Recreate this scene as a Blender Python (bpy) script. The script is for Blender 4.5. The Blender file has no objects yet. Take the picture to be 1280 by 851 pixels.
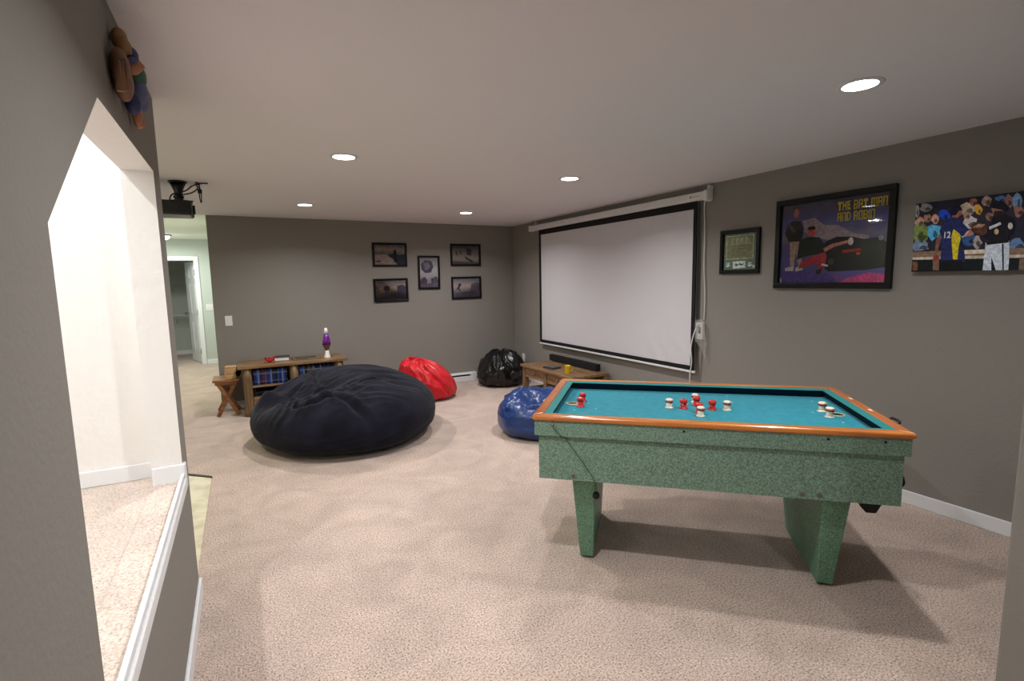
import bpy, bmesh, math, random
from math import sin, cos, pi, radians
from mathutils import Vector, Matrix, noise
random.seed(7)
SC = bpy.context.scene
COL = SC.collection

# ------------------------------------------------------------------ camera
S = 2.25/2.4
YAW, PITCH, ROLL, FPX, CH = 0.4886, 0.1185, -0.0186, 633.97, 1.5543*S
XR, YB, XE, XL, H = 3.650, 6.786, -0.283, -0.2706, 2.25
_F = Vector((sin(YAW)*cos(PITCH), cos(YAW)*cos(PITCH), -sin(PITCH)))
_r = Vector((cos(YAW), -sin(YAW), 0)); _u = _r.cross(_F)
_R = cos(ROLL)*_r + sin(ROLL)*_u; _U = -sin(ROLL)*_r + cos(ROLL)*_u
CAM = Vector((0, 0, CH))
def at(ax, val, px, py):
    """point of the plane ax = val that the photograph shows at a pixel"""
    d = _F + _R*((px-640)/FPX) - _U*((py-425.5)/FPX)
    i = 'xyz'.index(ax)
    return CAM + d*((val-CAM[i])/d[i])
cd = bpy.data.cameras.new('camera'); cam = bpy.data.objects.new('camera', cd); COL.objects.link(cam)
m3 = Matrix((_R, _U, -_F)).transposed()
cam.matrix_world = Matrix.Translation(CAM) @ m3.to_4x4()
cd.sensor_width = 36; cd.lens = FPX/1280*36; cd.clip_start = .02
SC.camera = cam

# ------------------------------------------------------------------ materials
def lin(c):
    return tuple(((v/255)/12.92 if v/255 <= .04045 else ((v/255+.055)/1.055)**2.4) for v in c) + (1,)
def mat(name, rgb, rough=.6, metal=0, spec=.5, coat=0, sheen=0, bump=None, var=None, emit=None, trans=0, ior=1.45):
    """bump = (scale, strength, distance); var = (scale, other rgb, low, high[, detail])"""
    m = bpy.data.materials.new(name); m.use_nodes = True
    nt = m.node_tree; b = nt.nodes['Principled BSDF']
    b.inputs['Base Color'].default_value = lin(rgb)
    b.inputs['Roughness'].default_value = rough; b.inputs['Metallic'].default_value = metal
    b.inputs['Specular IOR Level'].default_value = spec; b.inputs['Coat Weight'].default_value = coat
    b.inputs['Coat Roughness'].default_value = .08
    b.inputs['Sheen Weight'].default_value = sheen; b.inputs['Transmission Weight'].default_value = trans
    b.inputs['IOR'].default_value = ior
    tc = nt.nodes.new('ShaderNodeTexCoord')
    if var:
        n = nt.nodes.new('ShaderNodeTexNoise'); n.inputs['Scale'].default_value = var[0]
        n.inputs['Detail'].default_value = var[4] if len(var) > 4 else 2
        nt.links.new(tc.outputs['Object'], n.inputs['Vector'])
        r = nt.nodes.new('ShaderNodeValToRGB'); r.color_ramp.elements[0].position = var[2]; r.color_ramp.elements[1].position = var[3]
        r.color_ramp.elements[0].color = lin(rgb); r.color_ramp.elements[1].color = lin(var[1])
        nt.links.new(n.outputs['Fac'], r.inputs['Fac']); nt.links.new(r.outputs['Color'], b.inputs['Base Color'])
    if bump:
        n = nt.nodes.new('ShaderNodeTexNoise'); n.inputs['Scale'].default_value = bump[0]; n.inputs['Detail'].default_value = 3
        nt.links.new(tc.outputs['Object'], n.inputs['Vector'])
        bp = nt.nodes.new('ShaderNodeBump'); bp.inputs['Strength'].default_value = bump[1]; bp.inputs['Distance'].default_value = bump[2]
        nt.links.new(n.outputs['Fac'], bp.inputs['Height']); nt.links.new(bp.outputs['Normal'], b.inputs['Normal'])
    if emit:
        b.inputs['Emission Color'].default_value = lin(emit[0]); b.inputs['Emission Strength'].default_value = emit[1]
    return m
def wood(name, c1, c2, axis='x', scale=14, rough=.5, coat=0, stretch=12):
    m = mat(name, c1, rough, coat=coat); nt = m.node_tree; b = nt.nodes['Principled BSDF']
    tc = nt.nodes.new('ShaderNodeTexCoord'); mp = nt.nodes.new('ShaderNodeMapping')
    sc = [scale]*3; sc['xyz'.index(axis)] = scale/stretch; mp.inputs['Scale'].default_value = sc
    n = nt.nodes.new('ShaderNodeTexNoise'); n.inputs['Scale'].default_value = 3; n.inputs['Detail'].default_value = 6; n.inputs['Distortion'].default_value = .6
    r = nt.nodes.new('ShaderNodeValToRGB'); r.color_ramp.elements[0].position = .32; r.color_ramp.elements[1].position = .68
    r.color_ramp.elements[0].color = lin(c1); r.color_ramp.elements[1].color = lin(c2)
    bp = nt.nodes.new('ShaderNodeBump'); bp.inputs['Strength'].default_value = .25; bp.inputs['Distance'].default_value = .002
    L = nt.links.new
    L(tc.outputs['Object'], mp.inputs['Vector']); L(mp.outputs['Vector'], n.inputs['Vector']); L(n.outputs['Fac'], r.inputs['Fac'])
    L(r.outputs['Color'], b.inputs['Base Color']); L(n.outputs['Fac'], bp.inputs['Height']); L(bp.outputs['Normal'], b.inputs['Normal'])
    return m
def carpet(name, dark, mid, light):
    m = mat(name, mid, 1, spec=.1, sheen=.25); nt = m.node_tree; b = nt.nodes['Principled BSDF']; L = nt.links.new
    tc = nt.nodes.new('ShaderNodeTexCoord')
    n = nt.nodes.new('ShaderNodeTexNoise'); n.inputs['Scale'].default_value = 125; n.inputs['Detail'].default_value = 3; n.inputs['Roughness'].default_value = .8
    r = nt.nodes.new('ShaderNodeValToRGB'); e = r.color_ramp.elements
    e[0].position = .35; e[0].color = lin(dark); e[1].position = .66; e[1].color = lin(light); x = e.new(.47); x.color = lin(mid)
    big = nt.nodes.new('ShaderNodeTexNoise'); big.inputs['Scale'].default_value = 3.2; big.inputs['Detail'].default_value = 5; big.inputs['Distortion'].default_value = 1.2
    mr = nt.nodes.new('ShaderNodeMapRange'); mr.inputs['From Min'].default_value = .3; mr.inputs['From Max'].default_value = .7
    mr.inputs['To Min'].default_value = .86; mr.inputs['To Max'].default_value = 1.12
    mx = nt.nodes.new('ShaderNodeVectorMath'); mx.operation = 'SCALE'
    bp = nt.nodes.new('ShaderNodeBump'); bp.inputs['Strength'].default_value = .9; bp.inputs['Distance'].default_value = .008
    for nn in (n, big): L(tc.outputs['Object'], nn.inputs['Vector'])
    L(n.outputs['Fac'], r.inputs['Fac']); L(big.outputs['Fac'], mr.inputs['Value']); L(r.outputs['Color'], mx.inputs[0]); L(mr.outputs['Result'], mx.inputs['Scale'])
    L(mx.outputs['Vector'], b.inputs['Base Color']); L(n.outputs['Fac'], bp.inputs['Height']); L(bp.outputs['Normal'], b.inputs['Normal'])
    return m
def speckle(name, base, dark, light):
    m = mat(name, base, .55, coat=.1); nt = m.node_tree; b = nt.nodes['Principled BSDF']; L = nt.links.new
    tc = nt.nodes.new('ShaderNodeTexCoord')
    n = nt.nodes.new('ShaderNodeTexNoise'); n.inputs['Scale'].default_value = 150; n.inputs['Detail'].default_value = 4; n.inputs['Roughness'].default_value = .7
    r = nt.nodes.new('ShaderNodeValToRGB'); e = r.color_ramp.elements
    e[0].position = .38; e[0].color = lin(dark); e[1].position = .72; e[1].color = lin(light); x = e.new(.52); x.color = lin(base)
    L(tc.outputs['Object'], n.inputs['Vector']); L(n.outputs['Fac'], r.inputs['Fac'])
    v = nt.nodes.new('ShaderNodeTexVoronoi'); v.inputs['Scale'].default_value = 55
    r2 = nt.nodes.new('ShaderNodeValToRGB'); r2.color_ramp.elements[0].position = .1; r2.color_ramp.elements[1].position = .14
    r2.color_ramp.elements[0].color = (.3, .3, .3, 1); r2.color_ramp.elements[1].color = (0, 0, 0, 1)
    mx = nt.nodes.new('ShaderNodeMix'); mx.data_type = 'RGBA'; mx.inputs['B'].default_value = lin((190, 215, 190))
    L(tc.outputs['Object'], v.inputs['Vector']); L(v.outputs['Distance'], r2.inputs['Fac']); L(r2.outputs['Color'], mx.inputs['Factor'])
    L(r.outputs['Color'], mx.inputs['A']); L(mx.outputs['Result'], b.inputs['Base Color'])
    return m
def glass_pane(name):
    m = bpy.data.materials.new(name); m.use_nodes = True; nt = m.node_tree; nt.nodes.clear()
    o = nt.nodes.new('ShaderNodeOutputMaterial'); t = nt.nodes.new('ShaderNodeBsdfTransparent'); g = nt.nodes.new('ShaderNodeBsdfGlossy')
    g.inputs['Roughness'].default_value = .02; f = nt.nodes.new('ShaderNodeFresnel'); f.inputs['IOR'].default_value = 1.5; mx = nt.nodes.new('ShaderNodeMixShader')
    L = nt.links.new; L(f.outputs[0], mx.inputs[0]); L(t.outputs[0], mx.inputs[1]); L(g.outputs[0], mx.inputs[2]); L(mx.outputs[0], o.inputs[0])
    return m

M = dict(
 wall=mat('taupe_wall_paint', (135, 131, 125), .85, spec=.25, bump=(70, .35, .004)),
 hallwall=mat('pale_sage_wall_paint', (190, 197, 190), .85, spec=.2, bump=(70, .3, .003)),
 white_wall=mat('white_wall_paint', (232, 230, 226), .8, spec=.2, bump=(22, .5, .006)),
 ceil=mat('ceiling_paint', (222, 220, 222), .95, spec=.1, bump=(60, .3, .003)),
 hallceil=mat('hall_ceiling_paint', (226, 228, 216), .95, spec=.1),
 trim=mat('white_trim_paint', (226, 228, 230), .4, bump=(30, .05, .001)),
 carpet=carpet('beige_carpet', (92, 72, 62), (190, 167, 153), (230, 212, 200)),
 tile=mat('pale_vinyl', (206, 198, 170), .45, var=(9, (182, 172, 142), .4, .65, 4)),
 thresh=mat('dark_threshold', (38, 28, 24), .6, bump=(80, .2, .001)),
 black=mat('black_plastic', (14, 14, 16), .35, bump=(60, .05, .001)),
 mblack=mat('black_frame_lacquer', (8, 8, 10), .35, spec=.3, bump=(40, .03, .001)),
 rubber=mat('black_rubber', (12, 12, 13), .6, bump=(90, .1, .001)),
 screen=mat('matt_white_screen_fabric', (203, 201, 206), .9, spec=.1, bump=(3, .12, .01)),
 screenback=mat('black_screen_border', (9, 9, 14), .8, bump=(50, .05, .001)),
 wplast=mat('white_plastic', (225, 224, 222), .4, bump=(40, .03, .001)),
 wmetal=mat('white_enamel_metal', (215, 215, 216), .35, bump=(40, .03, .001)),
 grey=mat('grey_metal', (120, 120, 122), .35, metal=.7, bump=(40, .03, .001)),
 brass=mat('aged_brass', (196, 186, 140), .45, metal=.2, bump=(40, .05, .001)),
 green=speckle('green_speckled_laminate', (112, 140, 122), (78, 106, 90), (148, 176, 156)),
 green2=speckle('green_speckled_leg_laminate', (104, 146, 118), (70, 108, 86), (140, 178, 152)),
 felt=mat('teal_felt', (0, 122, 142), .95, spec=.1, sheen=.2, bump=(400, .3, .001), var=(30, (4, 132, 150), .4, .6)),
 feltc=mat('teal_cushion_felt', (14, 118, 118), .9, spec=.1, sheen=.2, bump=(400, .3, .001)),
 nose=mat('shaded_cushion_nose', (4, 34, 50), .9, spec=.1, bump=(100, .1, .001)),  # felt darkened: shade under the cushion edge put into the colour
 rail=wood('varnished_orange_wood', (168, 96, 42), (208, 128, 60), 'x', 9, .25, .4),
 railend=wood('varnished_orange_end_wood', (156, 86, 44), (192, 112, 58), 'y', 9, .25, .4),
 log=wood('rustic_log_wood', (88, 68, 46), (136, 108, 78), 'z', 16, .6),
 plank=wood('rustic_plank_wood', (96, 72, 48), (146, 114, 78), 'x', 16, .5, .1),
 planky=wood('rustic_plank_wood_long', (96, 72, 48), (148, 114, 78), 'y', 16, .5, .1),
 stool=wood('reddish_stool_wood', (112, 70, 40), (158, 106, 62), 'x', 14, .5, .1),
 paleblock=wood('pale_block_wood', (176, 138, 96), (204, 168, 124), 'x', 12, .6),
 bagblack=mat('black_microsuede', (18, 18, 27), .92, spec=.12, sheen=.06, bump=(16, .25, .010), var=(5, (29, 30, 43), .35, .7, 4)),
 red=mat('red_nylon', (196, 8, 26), .42, spec=.5, sheen=.1, bump=(18, .25, .01)),
 vinylblack=mat('black_vinyl', (10, 10, 12), .28, spec=.6, bump=(16, .35, .012)),
 blue=mat('blue_vinyl', (24, 54, 108), .3, spec=.6, bump=(24, .6, .012)),
 seam=mat('black_seam_thread', (12, 12, 16), .8, bump=(100, .1, .001)),
 redseam=mat('red_seam_piping', (150, 4, 18), .5, bump=(100, .1, .001)),
 blueseam=mat('blue_seam_piping', (16, 36, 84), .5, bump=(100, .1, .001)),
 creamp=mat('cream_plastic', (228, 222, 200), .3, coat=.4, bump=(40, .02, .001)),
 redp=mat('red_plastic', (206, 30, 26), .3, coat=.5, bump=(40, .02, .001)),
 redr=mat('red_rubber_ring', (150, 26, 26), .5, bump=(60, .05, .001)),
 yellow=mat('yellow_plastic', (226, 196, 20), .35, bump=(40, .03, .001)),
 purple=mat('purple_lamp_liquid', (80, 22, 140), .12, coat=.6, var=(40, (128, 20, 110), .45, .62)),
 copper=mat('copper_brown_metal', (128, 92, 84), .35, metal=.4, bump=(40, .03, .001)),
 paper=mat('white_page_paper', (220, 218, 214), .8, bump=(200, .2, .001)),
 darkcover=mat('dark_slate_cover', (58, 58, 66), .5, bump=(50, .05, .001)),
 bronze=mat('bronze_card', (96, 84, 60), .4, metal=.3, var=(25, (140, 130, 108), .45, .6), bump=(50, .1, .001)),
 redtoy=mat('red_toy_felt', (190, 20, 24), .6, bump=(60, .2, .002)),
 led=mat('lit_lamp_diffuser', (255, 255, 255), .5, emit=((255, 252, 246), 14)),
 pane=glass_pane('picture_glass'),
 bag=mat('clear_plastic_film', (180, 180, 176), .25, spec=.5, bump=(25, .5, .01)),
)
M['carpet2'] = carpet('landing_carpet', (172, 150, 134), (216, 198, 184), (238, 224, 212))
b_ = M['bag'].node_tree.nodes['Principled BSDF']; b_.inputs['Alpha'].default_value = .35

def flat(rgb, rough=.7):
    k = 'print_%02x%02x%02x' % tuple(int(v) for v in rgb)
    if k not in M: M[k] = mat('printed_colour', rgb, rough, spec=.3, var=(60, tuple(min(255, v*1.25+5) for v in rgb), .4, .75, 3))
    return M[k]

# ------------------------------------------------------------------ mesh builder
class MB:
    def __init__(s): s.bm = bmesh.new(); s.mats = []
    def mi(s, m):
        if m not in s.mats: s.mats.append(m)
        return s.mats.index(m)
    def _tag(s, faces, m, smooth=False):
        i = s.mi(m)
        for f in faces: f.material_index = i; f.smooth = smooth
    def box(s, x0, x1, y0, y1, z0, z1, m, mx=None, bev=0, seg=2):
        r = bmesh.ops.create_cube(s.bm, size=1)
        T = Matrix.Translation(((x0+x1)/2, (y0+y1)/2, (z0+z1)/2)) @ Matrix.Diagonal((abs(x1-x0), abs(y1-y0), abs(z1-z0), 1))
        if mx is not None: T = mx @ T
        bmesh.ops.transform(s.bm, matrix=T, verts=r['verts'])
        fs = set(f for v in r['verts'] for f in v.link_faces); s._tag(fs, m)
        if bev:
            es = list(set(e for v in r['verts'] for e in v.link_edges))
            q = bmesh.ops.bevel(s.bm, geom=es, offset=bev, segments=seg, affect='EDGES', profile=.5)
            s._tag(q['faces'], m)
        return s
    def lathe(s, prof, m, mx=None, n=24, caps=True, smooth=True):
        mx = mx or Matrix(); rings = []
        for r, z in prof: rings.append([s.bm.verts.new(mx @ Vector((r*cos(2*pi*i/n), r*sin(2*pi*i/n), z))) for i in range(n)])
        fs = []
        for a, b in zip(rings, rings[1:]):
            for i in range(n): fs.append(s.bm.faces.new((a[i], a[(i+1) % n], b[(i+1) % n], b[i])))
        s._tag(fs, m, smooth)
        if caps: s._tag([s.bm.faces.new(rings[0][::-1]), s.bm.faces.new(rings[-1])], m)
        return s
    def cyl(s, r, z0, z1, m, mx=None, n=24, r2=None): return s.lathe([(r, z0), (r2 if r2 is not None else r, z1)], m, mx, n)
    def rod(s, a, b, r, m, n=12, r2=None):
        a = Vector(a); b = Vector(b); d = b-a
        return s.cyl(r, 0, d.length, m, Matrix.Translation(a) @ d.to_track_quat('Z', 'Y').to_matrix().to_4x4(), n, r2)
    def tube(s, pts, r, m, n=8):
        pts = [Vector(p) for p in pts]
        P = []
        for i in range(len(pts)-1):                                     # Catmull-Rom
            p0 = pts[max(i-1, 0)]; p1 = pts[i]; p2 = pts[i+1]; p3 = pts[min(i+2, len(pts)-1)]
            for k in range(6):
                t = k/6; P.append(.5*((2*p1)+(-p0+p2)*t+(2*p0-5*p1+4*p2-p3)*t*t+(-p0+3*p1-3*p2+p3)*t**3))
        P.append(pts[-1]); rings = []; up = Vector((.3, .2, 1)).normalized()
        for i, p in enumerate(P):
            d = (P[min(i+1, len(P)-1)]-P[max(i-1, 0)])
            d = d.normalized() if d.length > 1e-7 else Vector((0, 0, 1))
            a = up-d*up.dot(d)
            if a.length < .05: a = Vector((1, 0, 0))-d*d.x
            a.normalize(); up = a; b = d.cross(a)
            rings.append([s.bm.verts.new(p+(a*cos(2*pi*j/n)+b*sin(2*pi*j/n))*r) for j in range(n)])
        fs = []
        for A, B in zip(rings, rings[1:]):
            for j in range(n): fs.append(s.bm.faces.new((A[j], A[(j+1) % n], B[(j+1) % n], B[j])))
        fs.append(s.bm.faces.new(rings[0][::-1])); fs.append(s.bm.faces.new(rings[-1])); s._tag(fs, m, True)
        return s
    def prism(s, poly, d, m, off=(0, 0, 0)):
        """poly = list of 3d points, extruded by vector d"""
        d = Vector(d); a = [s.bm.verts.new(Vector(p)) for p in poly]; b = [s.bm.verts.new(Vector(p)+d) for p in poly]
        n = len(a); fs = [s.bm.faces.new(a[::-1]), s.bm.faces.new(b)]
        for i in range(n): fs.append(s.bm.faces.new((a[i], a[(i+1) % n], b[(i+1) % n], b[i])))
        s._tag(fs, m); return s
    def hexa(s, bot, top, m, bev=0):
        v = [s.bm.verts.new(Vector(p)) for p in list(bot)+list(top)]
        fs = [s.bm.faces.new([v[i] for i in q]) for q in ((3, 2, 1, 0), (4, 5, 6, 7), (0, 1, 5, 4), (1, 2, 6, 5), (2, 3, 7, 6), (3, 0, 4, 7))]
        s._tag(fs, m)
        if bev:
            q = bmesh.ops.bevel(s.bm, geom=list(set(e for f in fs for e in f.edges)), offset=bev, segments=2, affect='EDGES', profile=.5); s._tag(q['faces'], m)
        return s
    def ball(s, c, r, m, mx=None, seg=20, f=None):
        R = bmesh.ops.create_uvsphere(s.bm, u_segments=seg, v_segments=seg*2//3, radius=1)
        r = Vector(r) if hasattr(r, '__len__') else Vector((r, r, r))
        T = Matrix.Translation(c) @ (mx or Matrix()) @ Matrix.Diagonal((r.x, r.y, r.z, 1))
        if f:
            for v in R['verts']: v.co = f(v.co)
        bmesh.ops.transform(s.bm, matrix=T, verts=R['verts'])
        s._tag(set(g for v in R['verts'] for g in v.link_faces), m, True); return s
    def face(s, pts, m):
        f = s.bm.faces.new([s.bm.verts.new(Vector(p)) for p in pts]); s._tag([f], m); return s
    def build(s, name, parent=None, mats=None, fix=True):
        if fix: bmesh.ops.recalc_face_normals(s.bm, faces=s.bm.faces[:])
        me = bpy.data.meshes.new(name); s.bm.to_mesh(me); s.bm.free()
        for m in s.mats: me.materials.append(m)
        o = bpy.data.objects.new(name, me); COL.objects.link(o)
        if parent: o.parent = parent
        return o
def tag(o, label=None, cat=None, group=None, kind=None):
    for k, v in (('label', label), ('category', cat), ('group', group), ('kind', kind)):
        if v: o[k] = v
    return o
def thing(name, label, cat, loc=(0, 0, 0), rz=0, group=None):
    o = bpy.data.objects.new(name, None); COL.objects.link(o); o.location = loc; o.rotation_euler = (0, 0, rz); o.empty_display_size = .05
    return tag(o, label, cat, group)
def struct(mb, name, parent=None):
    o = mb.build(name, parent)
    if not parent: o['kind'] = 'structure'
    return o
def dup(root, loc, rz=None, label=None, group=None):
    r = root.copy(); COL.objects.link(r); r.location = loc
    if rz is not None: r.rotation_euler = (0, 0, rz)
    if label: r['label'] = label
    if group: r['group'] = group
    for ch in root.children:
        c = ch.copy(); COL.objects.link(c); c.parent = r
        for g in ch.children:
            d = g.copy(); COL.objects.link(d); d.parent = c
    return r

# ------------------------------------------------------------------ the room
LX = -1.60                      # far left wall of the hall side
HY = 11.0                       # hall end wall
WT = .108                       # thickness of the stair wall
YE = 2.70                       # where the stair wall ends
YJ = 2.515                      # far jamb of the stair opening
HC = 2.30                       # hall ceiling, stepped up on purpose so the hall light ends crisply
struct(MB().box(LX, XR+.12, -3, 13, -.1, 0, M['carpet']), 'floor')
c = MB().box(XL-WT, XR+.12, -3, YE, H, H+.05, M['ceil'])
c.box(LX, XR+.12, YE, YB, H, H+.05, M['ceil'])
struct(c, 'ceiling')
struct(MB().box(LX, XE+.15, YB, 13, HC, HC+.05, M['hallceil']), 'ceiling_hall')
struct(MB().box(XR, XR+.12, .4, YB+.15, 0, H, M['wall']), 'wall_right')
struct(MB().box(XE, XR, YB, YB+.14, 0, H+.05, M['wall'], bev=.006), 'wall_back')
struct(MB().box(1.898, XR+.12, -3, .55, 0, H, M['wall'], bev=.006), 'wall_near_right')
struct(MB().box(XL-WT, 1.9, -3.12, -3, 0, H, M['wall']), 'wall_behind')
struct(MB().box(LX-.1, LX, YE, 13, 0, HC, M['hallwall']), 'wall_hall_left')
struct(MB().box(XE+.02, XE+.14, YB+.14, HY, 0, HC, M['hallwall']), 'wall_hall_right')

# stair wall with its opening (Y, Z outlines sharing corners)
ZS, ZT, ZD = .63, 1.915, 1.565
YN, YD = 1.11, 1.605
V = {'a': (-3, 0), 'b': (YE, 0), 'c': (-3, ZS), 'd': (YN, ZS), 'e': (YJ, ZS), 'f': (YE, ZS), 'g': (-3, H), 'h': (YN, ZD), 'i': (YN, H),
     'j': (YD, ZT), 'k': (YD, H), 'l': (YJ, ZT), 'm': (YJ, H), 'n': (YE, ZT), 'o': (YE, H), 'p': (-3, ZD)}
polys = ['abfedc', 'cdhp', 'phig', 'hjki', 'jlmk', 'lnom', 'efnl']
w = MB(); fr = {}; bk = {}
for k, (y, z) in V.items():
    fr[k] = w.bm.verts.new((XL, y, z)); bk[k] = w.bm.verts.new((XL-WT, y, z))
cnt = {}
for p in polys:
    for a, b in zip(p, p[1:]+p[0]): cnt[frozenset(a+b)] = cnt.get(frozenset(a+b), 0)+1
gi = w.mi(M['wall']); wi = w.mi(M['white_wall'])
for p in polys:
    f = w.bm.faces.new([fr[k] for k in p]); f.material_index = gi
    f = w.bm.faces.new([bk[k] for k in p[::-1]]); f.material_index = wi
    for a, b in zip(p, p[1:]+p[0]):
        if cnt[frozenset(a+b)] == 1:
            f = w.bm.faces.new((fr[a], fr[b], bk[b], bk[a])); f.material_index = gi if (V[a][0] == YE and V[b][0] == YE) else wi
struct(w, 'wall_left')

# stairwell behind it
struct(MB().box(-1.7, XL-WT, YE-.05, YE, .5, 3.5, M['white_wall']), 'wall_stair_far')
struct(MB().box(-1.7, -1.6, .3, YE, 0, 3.5, M['white_wall']), 'wall_stair_left')
struct(MB().box(-1.7, XL-WT, .3, .4, 0, 3.5, M['white_wall']), 'wall_stair_near')
struct(MB().box(-1.7, XL-WT+.1, .3, YE, 3.5, 3.55, M['ceil']), 'ceiling_stair')
struct(MB().box(XL-WT, XL-WT+.1, .3, YE, H+.05, 3.5, M['white_wall']), 'wall_stair_upper')
struct(MB().box(-1.6, XL-WT, .4, YE-.05, .5, .625, M['carpet2']).box(XL-WT, XL-.006, YN, YJ, ZS-.012, ZS+.004, M['carpet2']), 'landing_floor')
def bb(name, x0, x1, y0, y1, z0=0, h=.085):
    return struct(MB().box(x0, x1, y0, y1, z0, z0+h, M['trim'], bev=.004), name)
bb('baseboard_stair_far', -1.6, XL-WT, YE-.05-.014, YE-.05, .625, .07)
bb('baseboard_stair_jamb', XL-WT, XL+.006, YJ-.014, YJ, ZS, .075)
bb('baseboard_stair_corner', XL-.001, XL+.012, YJ-.016, YJ+.03, ZS-.03, .105)
# cap trim along the low wall of the opening
struct(MB().box(XL-.007, XL+.006, YN, YJ-.014, ZS, ZS+.036, M['trim'], bev=.003).box(XL, XL+.013, YN-.05, YJ+.012, ZS-.03, ZS+.012, M['trim'], bev=.003), 'trim_1')
struct(MB().box(XL-WT, XL-.007, YN, YN+.016, ZS, ZS+.075, M['trim'], bev=.003), 'trim_2')
bb('baseboard_left', XL, XL+.014, -3, YE)
bb('baseboard_right', XR-.014, XR, .55, YB)
bb('baseboard_back', XE, 2.30, YB-.014, YB); bb('baseboard_back_corner', 2.98, XR-.014, YB-.014, YB)
struct(MB().prism([(LX, YE, 0), (-.292, YE, 0), (-.292, 4.36, 0), (-.50, 4.56, 0), (LX, 4.56, 0)], (0, 0, .006), M['tile']), 'floor_tile_landing')
struct(MB().prism([(-.288, 4.355, 0), (-.288, 4.385, 0), (-.50, 4.59, 0), (LX, 4.59, 0), (LX, 4.56, 0), (-.51, 4.56, 0)], (0, 0, .012), M['thresh']), 'trim_3')

# hall end wall with doorway
DX0, DX1, DH = -1.42, -.70, 1.93
hw = MB()
hw.box(LX, DX0, HY, HY+.12, 0, HC, M['hallwall']).box(DX1, XE+.15, HY, HY+.12, 0, HC, M['hallwall']).box(DX0, DX1, HY, HY+.12, DH, HC, M['hallwall'])
struct(hw, 'wall_hall_end')
bb('baseboard_hall', DX1+.07, XE+.02, HY-.014, HY)
struct(MB().box(LX, XE+.15, 12.9, 13, 0, HC, M['hallwall']), 'wall_closet_back')
struct(MB().box(-.60, -.5, HY+.12, 12.9, 0, HC, M['hallwall']), 'wall_closet_right')
bb('baseboard_closet', LX, -.6, 12.886, 12.9)
d = thing('door_1', 'white six panel door standing open into the closet at the hall end', 'door', (DX1, HY, 0)); d['kind'] = 'structure'
MB().box(-.72-.065, -.72, -.02, .0, 0, DH+.065, M['trim'], bev=.003).box(0, .065, -.02, 0, 0, DH+.065, M['trim'], bev=.003).box(-.72, 0, -.02, 0, DH, DH+.065, M['trim'], bev=.003).box(-.012, 0, 0, .12, 0, DH, M['trim']).box(-.72, -.708, 0, .12, 0, DH, M['trim']).box(-.708, -.012, 0, .12, DH-.012, DH, M['trim']).build('door_frame', d)
A = Matrix.Translation((-.014, .11, 0)) @ Matrix.Rotation(radians(-73), 4, 'Z')     # leaf swung into the closet
lf = MB().box(-.70, 0, 0, .035, .01, DH-.02, M['trim'], A)
for cx in (-.52, -.18):
    for z0, z1 in ((.2, .78), (.92, 1.5), (1.6, 1.82)):
        for yy in (-.006, .035):
            lf.box(cx-.12, cx+.12, yy, yy+.006, z0, z1, M['trim'], A, bev=.003)
            lf.box(cx-.085, cx+.085, yy-.002, yy+.008, z0+.04, z1-.04, M['trim'], A, bev=.004)
leaf = lf.build('door_leaf', d)
MB().ball(A @ Vector((-.64, -.05, .93)), .028, M['grey']).rod(A @ Vector((-.64, -.05, .93)), A @ Vector((-.64, .09, .93)), .01, M['grey']).ball(A @ Vector((-.64, .09, .93)), .028, M['grey']).build('knob', leaf)
for z in (.25, .98, 1.7):
    MB().box(-.018, -.01, -.004, .105, z-.045, z+.045, M['grey'], bev=.001).rod((-.016, .0, z-.05), (-.016, 0, z+.05), .006, M['grey'], 8).build('hinge', d)
sh = MB()
for k in range(14): sh.rod((-1.55+.0, 12.5+k*.028, 0), (-.62, 12.5+k*.028, 0), .003, M['wmetal'], 6)
for k in range(4): sh.rod((-1.5+k*.28, 12.5, -.004), (-1.5+k*.28, 12.88, -.004), .004, M['wmetal'], 6)
sh.rod((-1.55, 12.5, -.03), (-.62, 12.5, -.03), .004, M['wmetal'], 6)
for k in range(4): sh.rod((-1.5+k*.28, 12.5, -.0), (-1.5+k*.28, 12.89, -.2), .004, M['wmetal'], 6)
s1 = sh.build('wire_shelf'); s1.location = (0, 0, 1.55); tag(s1, 'upper white wire shelf on the closet wall behind the open door', 'shelf', 'wire shelves in the closet')
for z, lb in ((.85, 'middle white wire shelf in the closet behind the open door'),):
    s2 = s1.copy(); COL.objects.link(s2); s2.location = (0, 0, z); tag(s2, lb)

# ------------------------------------------------------------------ recessed ceiling lights
def recessed(x, y, label, z=H, power=26, col=(1, .98, .975)):
    t = thing('recessed_light', label, 'ceiling light', (x, y, z), 0, 'round recessed lights in the ceiling')
    MB().lathe([(.066, -.004), (.073, -.006), (.086, -.003), (.088, 0), (.066, 0)], M['wmetal'], n=40, caps=False).build('trim_ring', t)
    MB().lathe([(.0005, -.0045), (.066, -.004)], M['led'], n=40, caps=False).build('diffuser', t, fix=False)
    l = bpy.data.lights.new('lamp', 'AREA'); l.shape = 'DISK'; l.size = .07; l.spread = radians(150); l.energy = power; l.color = col
    lo = bpy.data.objects.new('lamp', l); COL.objects.link(lo); lo.parent = t; lo.location = (0, 0, -.009)
    return t
PW = 18
recessed(.64, 3.42, 'round recessed ceiling light left of centre, between the projector and the middle of the room', power=PW)
recessed(.64, 5.60, 'small recessed ceiling light farthest back on the left, above the black bean bag', power=PW)
recessed(2.375, 1.29, 'largest bright recessed light, above the right end of the pool table', power=PW*.68)
recessed(2.375, 3.44, 'recessed ceiling light in the middle right, just in front of the projection screen', power=PW)
recessed(2.40, 5.60, 'small recessed ceiling light near the back right corner, above the red bean bag', power=PW)
recessed(.66, 1.27, 'recessed ceiling light at the top edge of the photo, nearest the viewer', power=PW)
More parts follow.
